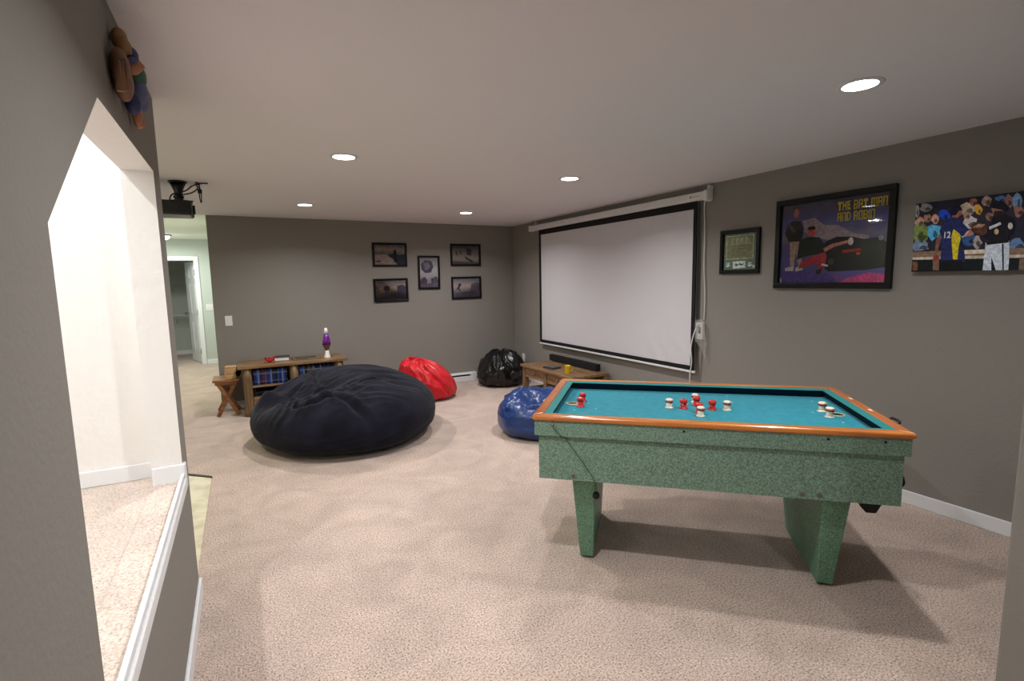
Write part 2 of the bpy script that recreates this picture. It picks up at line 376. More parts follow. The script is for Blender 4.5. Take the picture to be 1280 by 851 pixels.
recessed(1.0, -1.2, 'recessed ceiling light behind the viewer', power=PW*1.0)
# hall flush light and the stairwell lamp
t = thing('flush_ceiling_light', 'small glowing flush ceiling light in the hall by the door', 'ceiling light', (-1.08, 10.15, HC))
MB().lathe([(.15, 0), (.15, -.02), (.13, -.025)], M['grey'], caps=False).build('base', t)
MB().ball((0, 0, -.02), (.13, .13, .07), M['led']).build('glass_shade', t)
def lamp(name, loc, e, size, col, rot=(0, 0, 0)):
    l = bpy.data.lights.new(name, 'AREA'); l.shape = 'DISK'; l.size = size; l.energy = e; l.color = col
    o = bpy.data.objects.new(name, l); COL.objects.link(o); o.location = loc; o.rotation_euler = rot; return o
lamp('hall_lamp', (-1.08, 10.15, HC-.10), 22, .2, (.97, 1, .93))
lamp('added_hall_fill', (-1.1, 8.0, HC-.02), 30, .2, (1, 1, .88))  # unseen light added to brighten the nearer hall, no fixture
lamp('stair_foot_lamp', (-1.05, 4.2, H-.02), 14, .15, (1, .95, .74))
lamp('stairwell_lamp', (-1.15, 1.6, 3.0), 38, .10, (.97, .98, 1), (0, radians(20), 0))

# ------------------------------------------------------------------ pictures
def wall_pic(name, label, cat, wall, a0, a1, z0, z1, fw, dep, fm, painter, glass=True, group=None, tilt=0):
    """local x runs along the wall to the viewer's right, z up, y into the wall"""
    if wall == 'back': t = thing(name, label, cat, ((a0+a1)/2, YB, (z0+z1)/2), 0, group)
    else: t = thing(name, label, cat, (XR, (a0+a1)/2, (z0+z1)/2), -pi/2, group)
    t.rotation_euler.rotate_axis('Y', tilt)
    w2, h2 = abs(a1-a0)/2, (z1-z0)/2
    if fm:
        f = MB(); ch = fw*.35
        for sx0, sx1, sz0, sz1 in ((-w2, w2, h2-fw, h2), (-w2, w2, -h2, -h2+fw), (-w2, -w2+fw, -h2+fw, h2-fw), (w2-fw, w2, -h2+fw, h2-fw)):
            f.box(sx0, sx1, -dep, 0, sz0, sz1, fm, bev=.002)
        for sx0, sx1, sz0, sz1 in ((-w2+fw, w2-fw, h2-fw-.006, h2-fw), (-w2+fw, w2-fw, -h2+fw, -h2+fw+.006), (-w2+fw, -w2+fw+.006, -h2+fw, h2-fw), (w2-fw-.006, w2-fw, -h2+fw, h2-fw)):
            f.box(sx0, sx1, -dep*.6, 0, sz0, sz1, fm)
        f.build('frame', t)
        iw, ih, y = w2-fw, h2-fw, -.006
    else: iw, ih, y = w2, h2, -dep
    a = MB(); painter(a, iw, ih, y, t); a.build('print' if fm else 'canvas', t, fix=False)
    if glass: MB().face([(-iw, -dep*.55, -ih), (iw, -dep*.55, -ih), (iw, -dep*.55, ih), (-iw, -dep*.55, ih)], M['pane']).build('glass', t, fix=False)
    return t
def shp(a, iw, ih, y, layer, pts, rgb, m=None):
    """polygon given in 0..1 picture coordinates (v down)"""
    k = getattr(a, 'cnt', 0); a.cnt = k+1
    yy = y-.0009*layer-.00003*k
    a.face([((u*2-1)*iw, yy, (1-2*v)*ih) for u, v in pts][::-1] if False else [((u*2-1)*iw, yy, (1-2*v)*ih) for u, v in pts], m or flat(rgb))
def ell(cx, cy, rx, ry, n=14, rot=0): return [(cx+rx*cos(2*pi*i/n)*cos(rot)-ry*sin(2*pi*i/n)*sin(rot), cy+rx*cos(2*pi*i/n)*sin(rot)+ry*sin(2*pi*i/n)*cos(rot)) for i in range(n)]
def bgmat(name, stops, nscale=4, amt=.25, ax=2, size=.3):
    """print background: colour bands of the picture itself, mixed by noise"""
    m = mat(name, stops[0][1], .6, spec=.3); nt = m.node_tree; b = nt.nodes['Principled BSDF']; L = nt.links.new
    tc = nt.nodes.new('ShaderNodeTexCoord'); sp = nt.nodes.new('ShaderNodeSeparateXYZ'); L(tc.outputs['Object'], sp.inputs[0])
    mr = nt.nodes.new('ShaderNodeMapRange'); mr.inputs['From Min'].default_value = -size; mr.inputs['From Max'].default_value = size
    L(sp.outputs[ax], mr.inputs['Value'])
    n = nt.nodes.new('ShaderNodeTexNoise'); n.inputs['Scale'].default_value = nscale/size; n.inputs['Detail'].default_value = 6; L(tc.outputs['Object'], n.inputs['Vector'])
    ma = nt.nodes.new('ShaderNodeMath'); ma.operation = 'MULTIPLY_ADD'; ma.inputs[1].default_value = amt; L(n.outputs['Fac'], ma.inputs[0]); L(mr.outputs['Result'], ma.inputs[2])
    mb = nt.nodes.new('ShaderNodeMath'); mb.operation = 'SUBTRACT'; mb.inputs[1].default_value = amt/2; L(ma.outputs[0], mb.inputs[0])
    r = nt.nodes.new('ShaderNodeValToRGB'); e = r.color_ramp.elements
    e[0].position, e[0].color = stops[0][0], lin(stops[0][1]); e[1].position, e[1].color = stops[-1][0], lin(stops[-1][1])
    for p, c in stops[1:-1]: q = e.new(p); q.color = lin(c)
    L(mb.outputs[0], r.inputs['Fac']); L(r.outputs['Color'], b.inputs['Base Color']); return m
def text_mesh(txt, size, m, parent, loc, rot, name='lettering', sx=1, bold=0, depth=.0004, align='LEFT', shear=0):
    cu = bpy.data.curves.new('t', 'FONT'); cu.body = txt; cu.size = size; cu.extrude = depth; cu.offset = bold; cu.align_x = align; cu.shear = shear
    o = bpy.data.objects.new('t', cu); COL.objects.link(o); bpy.context.view_layer.update()
    me = bpy.data.meshes.new_from_object(o.evaluated_get(bpy.context.evaluated_depsgraph_get()))
    bpy.data.objects.remove(o); me.materials.clear(); me.materials.append(m); me.name = name
    q = bpy.data.objects.new(name, me); COL.objects.link(q); q.parent = parent; q.location = loc; q.rotation_euler = rot; q.scale = (sx, 1, 1)
    return q

rect = [(0, 0), (1, 0), (1, 1), (0, 1)]
def landscape(kind):
    def p(a, iw, ih, y, t):
        g = lambda *s: bgmat('sepia_print_%d' % kind, [(p_, tuple(int(.6*v+.4*sum(c_)/3+12) for v in c_)) for p_, c_ in s], 5, .35, 2, ih)
        if kind == 0:
            bg = g((0, (84, 70, 70)), (.45, (128, 112, 106)), (.55, (96, 84, 90)), (.75, (168, 136, 116)), (1, (70, 62, 70)))
            shp(a, iw, ih, y, 0, rect, 0, bg)
            shp(a, iw, ih, y, 1, [(.0, .5), (.3, .47), (.42, .52), (.6, .72), (.72, 1), (0, 1)], (150, 132, 124))
            shp(a, iw, ih, y, 1, [(.42, .52), (.62, .42), (.8, .5), (1, .46), (1, 1), (.74, 1), (.6, .72)], (44, 42, 56))
            shp(a, iw, ih, y, 2, [(.62, .28), (.7, .24), (.72, .5), (.74, .85), (.62, .85), (.63, .5)], (24, 24, 34))
            for q in ((.25, .22), (.38, .18), (.5, .26)): shp(a, iw, ih, y, 2, ell(q[0], q[1], .03, .035), (196, 120, 74))
            shp(a, iw, ih, y, 2, [(.03, .8), (.2, .78), (.2, .84), (.03, .86)], (60, 50, 52))
        elif kind == 1:
            bg = g((0, (92, 84, 96)), (.35, (150, 140, 150)), (.6, (172, 160, 160)), (1, (116, 106, 112)))
            shp(a, iw, ih, y, 0, rect, 0, bg)
            shp(a, iw, ih, y, 1, [(.08, .22), (.3, .1), (.62, .12), (.75, .3), (.6, .5), (.3, .52), (.1, .4)], (78, 70, 84))
            shp(a, iw, ih, y, 2, [(.2, .2), (.5, .16), (.6, .32), (.3, .44)], (110, 100, 112))
            shp(a, iw, ih, y, 1, [(.05, .72), (.25, .64), (.4, .74), (.36, .9), (.0, .92)], (70, 64, 78))
            shp(a, iw, ih, y, 1, [(.6, .7), (.9, .62), (1, .76), (1, .95), (.62, .9)], (74, 68, 80))
            shp(a, iw, ih, y, 2, [(0, .88), (1, .84), (1, 1), (0, 1)], (86, 80, 92))
        elif kind == 2:
            bg = g((0, (64, 54, 54)), (.3, (150, 128, 108)), (.55, (128, 112, 104)), (.8, (110, 96, 92)), (1, (50, 46, 60)))
            shp(a, iw, ih, y, 0, rect, 0, bg)
            shp(a, iw, ih, y, 1, [(.5, .1), (.72, .2), (.7, .52), (.56, .5)], (60, 52, 62))
            shp(a, iw, ih, y, 1, [(.45, .55), (.78, .82), (.74, .92), (.5, .7)], (36, 34, 42))
            shp(a, iw, ih, y, 1, [(.12, .3), (.2, .28), (.22, .5), (.14, .52)], (84, 70, 70)); shp(a, iw, ih, y, 1, [(.28, .26), (.36, .3), (.34, .46), (.27, .44)], (84, 70, 70))
            shp(a, iw, ih, y, 1, [(0, .82), (1, .9), (1, 1), (0, 1)], (70, 60, 62))
        elif kind == 3:
            bg = g((0, (66, 60, 78)), (.3, (98, 88, 98)), (.6, (190, 150, 128)), (.8, (150, 126, 124)), (1, (84, 78, 96)))
            shp(a, iw, ih, y, 0, rect, 0, bg)
            shp(a, iw, ih, y, 1, [(.7, .3), (.86, .24), (1, .34), (1, 1), (.7, 1)], (74, 66, 84))
            shp(a, iw, ih, y, 1, ell(.36, .4, .1, .13), (66, 58, 72)); shp(a, iw, ih, y, 1, [(.33, .48), (.36, .48), (.35, .78), (.31, .78)], (60, 54, 68)); shp(a, iw, ih, y, 1, [(.4, .48), (.43, .46), (.45, .78), (.41, .78)], (60, 54, 68))
            for u in (.5, .56, .61): shp(a, iw, ih, y, 2, [(u, .62), (u+.025, .6), (u+.03, .85), (u, .85)], (38, 34, 44))
            shp(a, iw, ih, y, 1, [(0, .2), (.1, .3), (.14, .7), (0, .8)], (110, 96, 100)); shp(a, iw, ih, y, 2, [(0, .82), (1, .78), (1, 1), (0, 1)], (72, 66, 82))
        else:
            bg = g((0, (66, 62, 82)), (.3, (112, 100, 108)), (.6, (176, 148, 136)), (.85, (120, 108, 118)), (1, (90, 84, 100)))
            shp(a, iw, ih, y, 0, rect, 0, bg)
            shp(a, iw, ih, y, 1, [(.68, .3), (.85, .2), (1, .3), (1, 1), (.6, 1)], (100, 92, 108))
            shp(a, iw, ih, y, 2, ell(.25, .34, .06, .08), (52, 46, 58)); shp(a, iw, ih, y, 2, [(.19, .4), (.28, .38), (.24, .52), (.28, .66), (.23, .66), (.19, .54), (.14, .62), (.12, .58)], (56, 50, 62))
            shp(a, iw, ih, y, 2, [(0, .76), (.4, .72), (1, .74), (1, 1), (0, 1)], (84, 78, 96))
            for k in range(8): shp(a, iw, ih, y, 3, [(.35+k*.07, .68), (.37+k*.07, .67), (.375+k*.07, .78), (.35+k*.07, .78)], (44, 40, 52))
    return p
G5 = 'small black framed sepia pictures on the back wall'
wall_pic('framed_picture', 'small black frame, upper left of the five, print of a dark shore and pale sand', 'picture', 'back', 1.561, 2.020, 1.664, 1.976, .022, .02, M['mblack'], landscape(0), group=G5)
wall_pic('framed_picture', 'upright black frame in the middle of the five small pictures', 'picture', 'back', 2.167, 2.481, 1.352, 1.812, .022, .02, M['mblack'], landscape(1), group=G5, tilt=.008)
wall_pic('framed_picture', 'small black frame, upper right of the five, brownish print', 'picture', 'back', 2.648, 3.112, 1.668, 1.980, .022, .02, M['mblack'], landscape(2), group=G5)
wall_pic('framed_picture', 'small black frame, lower left of the five, slightly tilted misty print', 'picture', 'back', 1.555, 2.017, 1.197, 1.509, .022, .02, M['mblack'], landscape(3), group=G5, tilt=-.012)
wall_pic('framed_picture', 'small black frame, lower right of the five, print with a bright glow', 'picture', 'back', 2.648, 3.110, 1.200, 1.519, .022, .02, M['mblack'], landscape(4), group=G5, tilt=-.01)

# certificate, poster, canvas on the right wall
def cert(a, iw, ih, y, t):
    shp(a, iw, ih, y, 0, rect, (92, 108, 98))
    shp(a, iw, ih, y, 1, [(.08, .07), (.9, .07), (.9, .70), (.08, .70)], (190, 192, 150))
    shp(a, iw, ih, y, 2, [(.1, .085), (.88, .085), (.88, .685), (.1, .685)], (120, 120, 88))
    for v in (.13, .17): 
        for u in (.22, .36, .5, .64): shp(a, iw, ih, y, 3, [(u, v), (u+.1, v-.01), (u+.1, v+.09), (u, v+.1)], (150, 150, 128))
    shp(a, iw, ih, y, 3, [(.18, .29), (.82, .27), (.82, .285), (.18, .305)], (176, 176, 140))
    for k in range(5): shp(a, iw, ih, y, 3, [(.24+.03*(k % 2), .36+k*.06), (.7-.04*(k % 3), .355+k*.06), (.7-.04*(k % 3), .367+k*.06), (.24+.03*(k % 2), .372+k*.06)], (94, 94, 70))
    shp(a, iw, ih, y, 3, [(.30, .76), (.68, .75), (.68, .94), (.30, .95)], (196, 204, 198))
    shp(a, iw, ih, y, 4, [(.36, .87), (.4, .81), (.46, .85), (.52, .80), (.57, .84), (.63, .81), (.62, .85), (.56, .88), (.50, .85), (.44, .89), (.40, .86), (.37, .90)], (54, 60, 74))
    for u in (.08, .74):
        for q in ([(0, .06), (.05, .10), (.09, .0), (.12, .02), (.08, .13), (.02, .12)], [(.03, .0), (.06, .02), (.05, .08), (.02, .06)], [(.05, .1), (.14, .07), (.15, .09), (.07, .13)]):
            shp(a, iw, ih, y, 3, [(u+x, .78+v) for x, v in q], (196, 206, 204))
    shp(a, iw, ih, y, 4, ell(.92, .91, .035, .035), (214, 206, 196)); shp(a, iw, ih, y, 5, ell(.92, .91, .015, .015), (150, 70, 60))
wall_pic('framed_certificate', 'small black framed green and gold certificate between screen and poster', 'certificate', 'right', 3.025, 2.653, 1.475, 1.836, .028, .025, M['mblack'], cert)

def poster(a, iw, ih, y, t):
    bg = bgmat('violet_poster_print', ((0, (140, 76, 146)), (.12, (96, 82, 158)), (.3, (94, 84, 164)), (.45, (90, 80, 134)), (.6, (122, 110, 136)), (.72, (84, 88, 156)), (.86, (72, 68, 112)), (1, (66, 60, 84))), 3, .3, 2, ih)
    shp(a, iw, ih, y, 0, rect, 0, bg)
    shp(a, iw, ih, y, 1, [(.22, .22), (.34, .20), (.44, .30), (.56, .31), (.7, .42), (.84, .46), (.84, .5), (.6, .5), (.4, .46), (.24, .36)], (150, 132, 140))
    shp(a, iw, ih, y, 1, [(.66, .95), (.85, .88), (1, .9), (1, 1), (.6, 1)], (190, 62, 120)); shp(a, iw, ih, y, 1, [(0, .82), (.5, .88), (.6, 1), (0, 1)], (86, 66, 150))
    shp(a, iw, ih, y, 2, [(.4, .62), (.46, .50), (.56, .45), (.68, .46), (.8, .50), (.93, .49), (.99, .56), (1, .82), (.84, .85), (.5, .86), (.42, .78)], (22, 20, 30))
    shp(a, iw, ih, y, 3, ell(.52, .74, .075, .1), (12, 12, 16)); shp(a, iw, ih, y, 4, ell(.52, .74, .03, .04), (60, 58, 70)); shp(a, iw, ih, y, 3, ell(.9, .72, .06, .09), (12, 12, 16))
    shp(a, iw, ih, y, 3, [(.62, .61), (.78, .60), (.78, .63), (.62, .645)], (150, 30, 30)); shp(a, iw, ih, y, 3, ell(.76, .66, .02, .015), (176, 60, 50)); shp(a, iw, ih, y, 3, ell(.94, .50, .02, .03), (130, 130, 140))
    # standing player, arms folded
    shp(a, iw, ih, y, 2, [(.06, .26), (.12, .21), (.2, .22), (.24, .32), (.22, .46), (.09, .48), (.04, .36)], (34, 30, 34))
    shp(a, iw, ih, y, 3, [(.12, .04), (.18, .04), (.185, .075), (.12, .075)], (60, 26, 30)); shp(a, iw, ih, y, 3, ell(.155, .12, .028, .06), (160, 92, 86)); shp(a, iw, ih, y, 4, [(.05, .24), (.08, .23), (.16, .34), (.14, .37)], (70, 64, 70))
    shp(a, iw, ih, y, 3, [(.1, .46), (.2, .46), (.215, .58), (.24, .78), (.2, .8), (.165, .6), (.15, .8), (.11, .8)], (166, 140, 128)); shp(a, iw, ih, y, 4, [(.1, .44), (.2, .44), (.2, .47), (.1, .47)], (24, 22, 26))
    shp(a, iw, ih, y, 4, [(.06, .8), (.15, .78), (.15, .84), (.06, .84)], (200, 196, 200)); shp(a, iw, ih, y, 4, [(.17, .8), (.24, .78), (.25, .83), (.17, .85)], (190, 186, 190))
    # reclining player
    shp(a, iw, ih, y, 4, ell(.32, .37, .035, .06), (176, 84, 76)); shp(a, iw, ih, y, 5, [(.275, .34), (.29, .30), (.35, .30), (.36, .34)], (54, 26, 28))
    shp(a, iw, ih, y, 3, [(.2, .46), (.28, .43), (.4, .44), (.47, .56), (.42, .64), (.28, .66), (.18, .7)], (26, 34, 34))
    shp(a, iw, ih, y, 4, [(.44, .58), (.52, .53), (.66, .50), (.67, .53), (.54, .57), (.46, .62)], (174, 112, 104)); shp(a, iw, ih, y, 5, ell(.69, .515, .025, .045), (198, 178, 180))
    shp(a, iw, ih, y, 5, [(.22, .74), (.3, .68), (.46, .62), (.48, .68), (.46, .82), (.41, .86), (.4, .76), (.3, .78), (.2, .82)], (170, 48, 66)); shp(a, iw, ih, y, 5, [(.38, .84), (.44, .82), (.43, .88), (.39, .89)], (36, 34, 44))
    shp(a, iw, ih, y, 6, [(.44, .76), (.50, .78), (.49, .80), (.43, .78)], (210, 204, 208)); shp(a, iw, ih, y, 4, [(.0, .93), (.025, .93), (.025, .99), (.0, .99)], (200, 196, 206))
p = wall_pic('framed_poster', 'large black framed purple poster with yellow title lettering', 'poster', 'right', 2.516, 1.715, 1.358, 2.008, .036, .03, M['mblack'], poster)
ym = mat('yellow_print', (220, 196, 50), .6, var=(80, (176, 140, 30), .45, .7))
pw, ph = .4005-.036, .325-.036
GL = dict(T=('1111111', '1111111', '0011100', '0011100', '0011100', '0011100', '0011100'), H=('1100011', '1100011', '1111111', '1111111', '1100011', '1100011', '1100011'), E=('111111', '110000', '111110', '111110', '110000', '111111', '111111'),
          B=('1111110', '1100011', '1100011', '1111110', '1100011', '1100011', '1111110'), A=('1111111', '1100011', '1100011', '1111111', '1100011', '1100011', '1100011'), M=('1111111111', '1100110011', '1100110011', '1100110011', '1100110011', '1100110011', '1100110011'),
          N=('1111111', '1100011', '1100011', '1100011', '1100011', '1100011', '1100011'), D=('1111100', '1100110', '1100011', '1100011', '1100011', '1100110', '1111100'), R=('1111110', '1100011', '1100011', '1111110', '1100110', '1100011', '1100011'),
          O=('1111111', '1100011', '1100011', '1100011', '1100011', '1100011', '1111111'), I=('11', '11', '11', '11', '11', '11', '11'))
for k, s in enumerate(('THE BAT MAN', 'AND ROBIN')):
    uw = sum((4 if c_ == ' ' else len(GL[c_][0])+1.3) for c_ in s); x0 = .045; cell = (pw-.012-x0)/uw if k == 0 else cell; zc_ = .0084; x = x0; lt = MB()
    for c_ in s:
        if c_ == ' ': x += 4*cell; continue
        g_ = GL[c_]
        for r_, row in enumerate(g_):
            q_ = 0
            while q_ < len(row):
                if row[q_] == '1':
                    e_ = q_
                    while e_ < len(row) and row[e_] == '1': e_ += 1
                    lt.box(x+q_*cell, x+e_*cell, -.0148, -.0132, ph-.030-k*.072-(r_+1)*zc_, ph-.030-k*.072-r_*zc_+.0002, ym); q_ = e_
                else: q_ += 1
        x += (len(g_[0])+1.3)*cell
    lt.build('title_lettering', p)

CV0, CV1, CZ0, CZ1 = 1.600, 1.000, 1.462, 1.866
def canvas(a, iw, ih, y, t):
    """photo wrapped over stretcher bars; shapes traced on the wall plane"""
    a.box(-iw, iw, y, 0, -ih, ih, flat((44, 36, 40)))
    def px(pts, rgb, layer):
        q = []
        for x, yy in pts:
            P = at('x', XR-.04, x, yy); q.append(((CV0-P.y)/(CV0-CV1), (CZ1-P.z)/(CZ1-CZ0)))
        q = [(min(max(u, 0), 1), min(max(v, 0), 1)) for u, v in q]
        shp(a, iw, ih, y, layer, q, rgb)
    def cp(pts): return [(1120+x/7.094, 230+yy/7.094) for x, yy in pts]
    bg = bgmat('stadium_print', ((0, (14, 16, 24)), (.3, (40, 34, 44)), (.5, (30, 34, 60)), (.7, (52, 46, 60)), (1, (20, 20, 40))), 4, .6, 2, ih)
    shp(a, iw, ih, y, 1, rect, 0, bg)
    B = [((215, 340, 40, 45), (176, 140, 120)), ((280, 305, 32, 36), (150, 112, 98)), ((345, 310, 35, 38), (186, 146, 128)), ((270, 210, 60, 40), (120, 118, 122)), ((190, 240, 18, 60), (150, 140, 138)),
         ((430, 275, 50, 45), (30, 70, 190)), ((330, 420, 70, 75), (80, 160, 210)), ((215, 440, 70, 90), (110, 130, 70)), ((640, 220, 80, 60), (190, 170, 150)), ((735, 225, 30, 45), (220, 160, 60)), ((690, 160, 32, 35), (140, 84, 76)),
         ((660, 340, 60, 60), (196, 190, 196)), ((630, 280, 32, 40), (170, 130, 120)), ((810, 150, 45, 50), (150, 124, 112)), ((840, 290, 40, 40), (130, 98, 84)), ((650, 490, 70, 60), (40, 80, 130)), ((930, 130, 50, 30), (70, 100, 150)), ((1000, 150, 35, 60), (130, 96, 90)),
         ((1080, 150, 40, 80), (110, 140, 180)), ((1090, 240, 50, 50), (140, 100, 90)), ((220, 550, 70, 50), (110, 130, 160)), ((1070, 540, 70, 60), (90, 120, 160)), ((720, 520, 40, 60), (150, 140, 140))]
    R2 = random.Random(3)
    for (cx, cy, rx, ry), c in B:
        px(cp([(cx+(x-cx)*R2.uniform(.75, 1.25), cy+(y_-cy)*R2.uniform(.75, 1.25)) for x, y_ in ell(cx, cy, rx, ry, 11)]), tuple(min(255, int(v*1.05)) for v in c), 2)
        px(cp([(cx+rx*.3+(x-cx)*R2.uniform(.2, .7), cy+ry*.3+(y_-cy)*R2.uniform(.2, .7)) for x, y_ in ell(cx, cy, rx, ry, 8)]), tuple(int(v*.55) for v in c), 3)
    px(cp([(150, 600), (1300, 560), (1300, 630), (150, 650)]), (128, 104, 84), 3)
    px(cp([(150, 650), (1300, 620), (1300, 650), (150, 672)]), (186, 176, 160), 3)
    px(cp([(610, 585), (790, 580), (790, 615), (610, 620)]), (206, 196, 178), 4)
    px(cp([(148, 672), (1300, 650), (1300, 765), (148, 765)]), (16, 22, 26), 3)
    px(cp([(150, 690), (195, 690), (195, 765), (150, 765)]), (110, 70, 50), 4); px(cp([(330, 660), (385, 660), (385, 765), (330, 765)]), (120, 92, 72), 4); px(cp([(1100, 660), (1300, 660), (1300, 765), (1090, 765)]), (110, 90, 74), 4)
    # left player
    px(cp([(455, 310), (560, 300), (600, 350), (660, 410), (585, 470), (575, 540), (610, 600), (620, 690), (395, 690), (410, 560), (390, 480), (420, 360)]), (34, 42, 92), 5)
    px(cp([(395, 680), (590, 670), (580, 765), (390, 765)]), (14, 14, 20), 5)
    px(cp([(515, 400), (570, 440), (580, 480), (560, 560), (550, 668), (510, 668), (500, 540), (497, 460)]), (206, 186, 40), 6)
    px(cp([(625, 425), (665, 400), (700, 440), (660, 465), (600, 470)]), (164, 116, 96), 6)
    px(cp([(360, 500), (395, 440), (410, 470), (385, 560), (370, 630), (345, 630)]), (120, 84, 70), 6); px(cp(ell(362, 655, 28, 26)), (140, 60, 50), 7)
    px(cp([(480, 240), (520, 180), (570, 180), (595, 230), (560, 240), (540, 275), (490, 280)]), (18, 20, 44), 7); px(cp([(540, 235), (590, 230), (585, 275), (550, 300), (500, 295), (510, 270)]), (150, 100, 84), 6)
    px(cp([(575, 455), (600, 465), (650, 410), (655, 418), (600, 480)]), (170, 176, 200), 7)
    # glove and right player
    px(cp([(870, 270), (980, 270), (1050, 300), (1065, 380), (1000, 430), (1010, 505), (850, 515), (790, 480), (720, 440), (700, 400), (820, 400)]), (20, 20, 32), 5)
    px(cp([(665, 370), (700, 335), (760, 345), (810, 370), (815, 430), (770, 460), (700, 430)]), (84, 50, 40), 6)
    for k in range(4): px(cp([(690+k*22, 380), (740+k*16, 352), (746+k*16, 360), (696+k*22, 390)]), (170, 140, 116), 7)
    px(cp([(800, 520), (1010, 500), (1010, 640), (1000, 765), (890, 765), (850, 640), (850, 765), (772, 765), (790, 620)]), (190, 200, 222), 6)
    px(cp([(944, 530), (960, 530), (962, 765), (950, 765)]), (40, 36, 60), 7); px(cp([(808, 515), (1005, 500), (1008, 518), (808, 540)]), (14, 14, 20), 7)
    px(cp([(830, 190), (880, 155), (960, 150), (1000, 200), (985, 240), (880, 215)]), (18, 18, 36), 7); px(cp([(850, 215), (950, 215), (960, 270), (900, 290), (865, 260)]), (150, 108, 92), 6)
    px(cp([(880, 240), (950, 235), (960, 275), (900, 292), (870, 268)]), (44, 30, 28), 7)
    px(cp([(830, 380), (930, 338), (942, 358), (836, 405)]), (196, 200, 210), 7); px(cp(ell(897, 422, 20, 26)), (190, 160, 120), 7); px(cp(ell(1020, 372, 22, 30)), (200, 196, 190), 7); px(cp([(960, 400), (1040, 395), (1050, 440), (1000, 445)]), (24, 22, 34), 6)
cn = wall_pic('canvas_print', 'frameless canvas photo of two baseball players bumping arms, far right of the wall', 'canvas print', 'right', CV0, CV1, CZ0, CZ1, 0, .04, None, canvas, glass=False)
q = at('x', XR-.045, 1120+415/7.094, 230+480/7.094)
tm = text_mesh('12', .05, flat((214, 214, 220)), cn, ((CV0+CV1)/2-q.y, -.0472, q.z-(CZ0+CZ1)/2), (pi/2, 0, 0), 'number', bold=.001); tm.scale = (.75, 1, 1)

# ------------------------------------------------------------------ projection screen on the right wall
t = thing('projection_screen', 'large pull down projection screen with white case hung on the right wall', 'projection screen', (XR-.05, 4.60, 0), -pi/2)
# local x: to the viewer's right, y: into the wall (+) / room (-)
y0, y1 = 6.155-4.60, 3.125-4.60
case = MB()
MX = Matrix.Translation((-1.545, 0, 2.150)) @ Matrix.Rotation(pi/2, 4, 'Y')
case.box(-1.545, 1.465, -.035, .04, 2.115, 2.188, M['wmetal'], bev=.016, seg=3)
cs = case.build('case', t)
MB().box(1.435, 1.482, -.045, .048, 2.098, 2.196, M['wplast'], bev=.02, seg=3).build('end_cap', t); MB().box(-1.562, -1.54, -.04, .044, 2.110, 2.192, M['wplast'], bev=.01, seg=3).build('end_cap', t)
for x in (-1.45, 1.46): MB().box(x-.012, x+.012, .0, .048, 2.18, 2.235, M['wmetal'], bev=.002).build('hanging_bracket', t)
MB().ball((1.30, -.037, 2.15), (.008, .003, .008), M['black']).box(1.32, 1.40, -.0362, -.035, 2.147, 2.153, flat((150, 150, 152))).build('maker_mark', cs)
fab = MB(); nx, nz = 60, 30
def sag(x, z): return -.006*math.exp(-((x-1.0)**2)/.15)*math.exp(-((z-.75)**2)/.03)*sin((x*1.2+z)*26)-.003*sin(x*2.1+z)
def grid(mb, x0, x1, z0, z1, nx, nz, fn, m):
    vs = [[mb.bm.verts.new((x0+(x1-x0)*i/nx, fn(x0+(x1-x0)*i/nx, z0+(z1-z0)*j/nz), z0+(z1-z0)*j/nz)) for i in range(nx+1)] for j in range(nz+1)]
    mb._tag([mb.bm.faces.new((vs[j][i], vs[j][i+1], vs[j+1][i+1], vs[j+1][i])) for j in range(nz) for i in range(nx)], m, True)
SY = 0.0
grid(fab, -1.300, 1.318, .640, 2.056, 60, 30, lambda x, z: SY-.0012+sag(x, z), M['screen']); fab.build('viewing_surface', t, fix=False)
bd = MB()
for x0, x1, z0, z1 in ((-1.332, -1.296, .605, 2.118), (1.314, 1.352, .605, 2.118), (-1.296, 1.314, 2.05, 2.118), (-1.296, 1.314, .605, .646)):
    bd.box(x0, x1, SY-.010, SY+.003, z0, z1, M['screenback'])
bd.build('black_border', t)
MB().box(-1.345, 1.365, -.014, .014, .583, .607, M['wmetal'], bev=.008, seg=3).build('bottom_bar', t)
MB().box(-1.34, 1.35, .006, .0085, .60, 2.12, M['wplast']).build('backing', t)
# power cable, junction box and plastic bag on the wall
def W(px, py, x=XR-.02): return at('x', x, px, py)
t = thing('wall_control_box', 'white screen control box on the wall wrapped in clear plastic', 'control box', (XR, 3.21, .98), -pi/2)
MB().box(-.045, .035, -.04, 0, -.085, .07, M['wplast'], bev=.008).build('housing', t)
MB().box(-.005, .018, -.046, -.039, -.03, .03, M['black'], bev=.003).box(-.003, .016, -.049, -.045, -.0, .022, M['grey'], bev=.002).build('rocker_switch', t)
pb = MB()
out = [(-.06, .09), (.04, .1), (.075, .05), (.085, -.1), (.095, -.26), (.05, -.19), (.0, -.12), (-.05, -.09), (-.065, 0)]
vs = [pb.bm.verts.new((x, -.052+.012*sin(9*i), z)) for i, (x, z) in enumerate(out)]; cvt = pb.bm.verts.new((0, -.062, -.01))
pb._tag([pb.bm.faces.new((vs[i], vs[(i+1) % len(vs)], cvt)) for i in range(len(vs))], M['bag'], True)
pb.build('plastic_bag', t, fix=False)
cbm = M['wplast']
o = MB().tube([W(881, 252, XR-.05), W(880.5, 262, XR-.012), W(881, 290), W(880, 330), W(881, 370), W(880, 400, XR-.012)], .004, cbm).build('power_cable'); tag(o, 'thin white cable running down the wall right of the screen to the control box', 'cable')
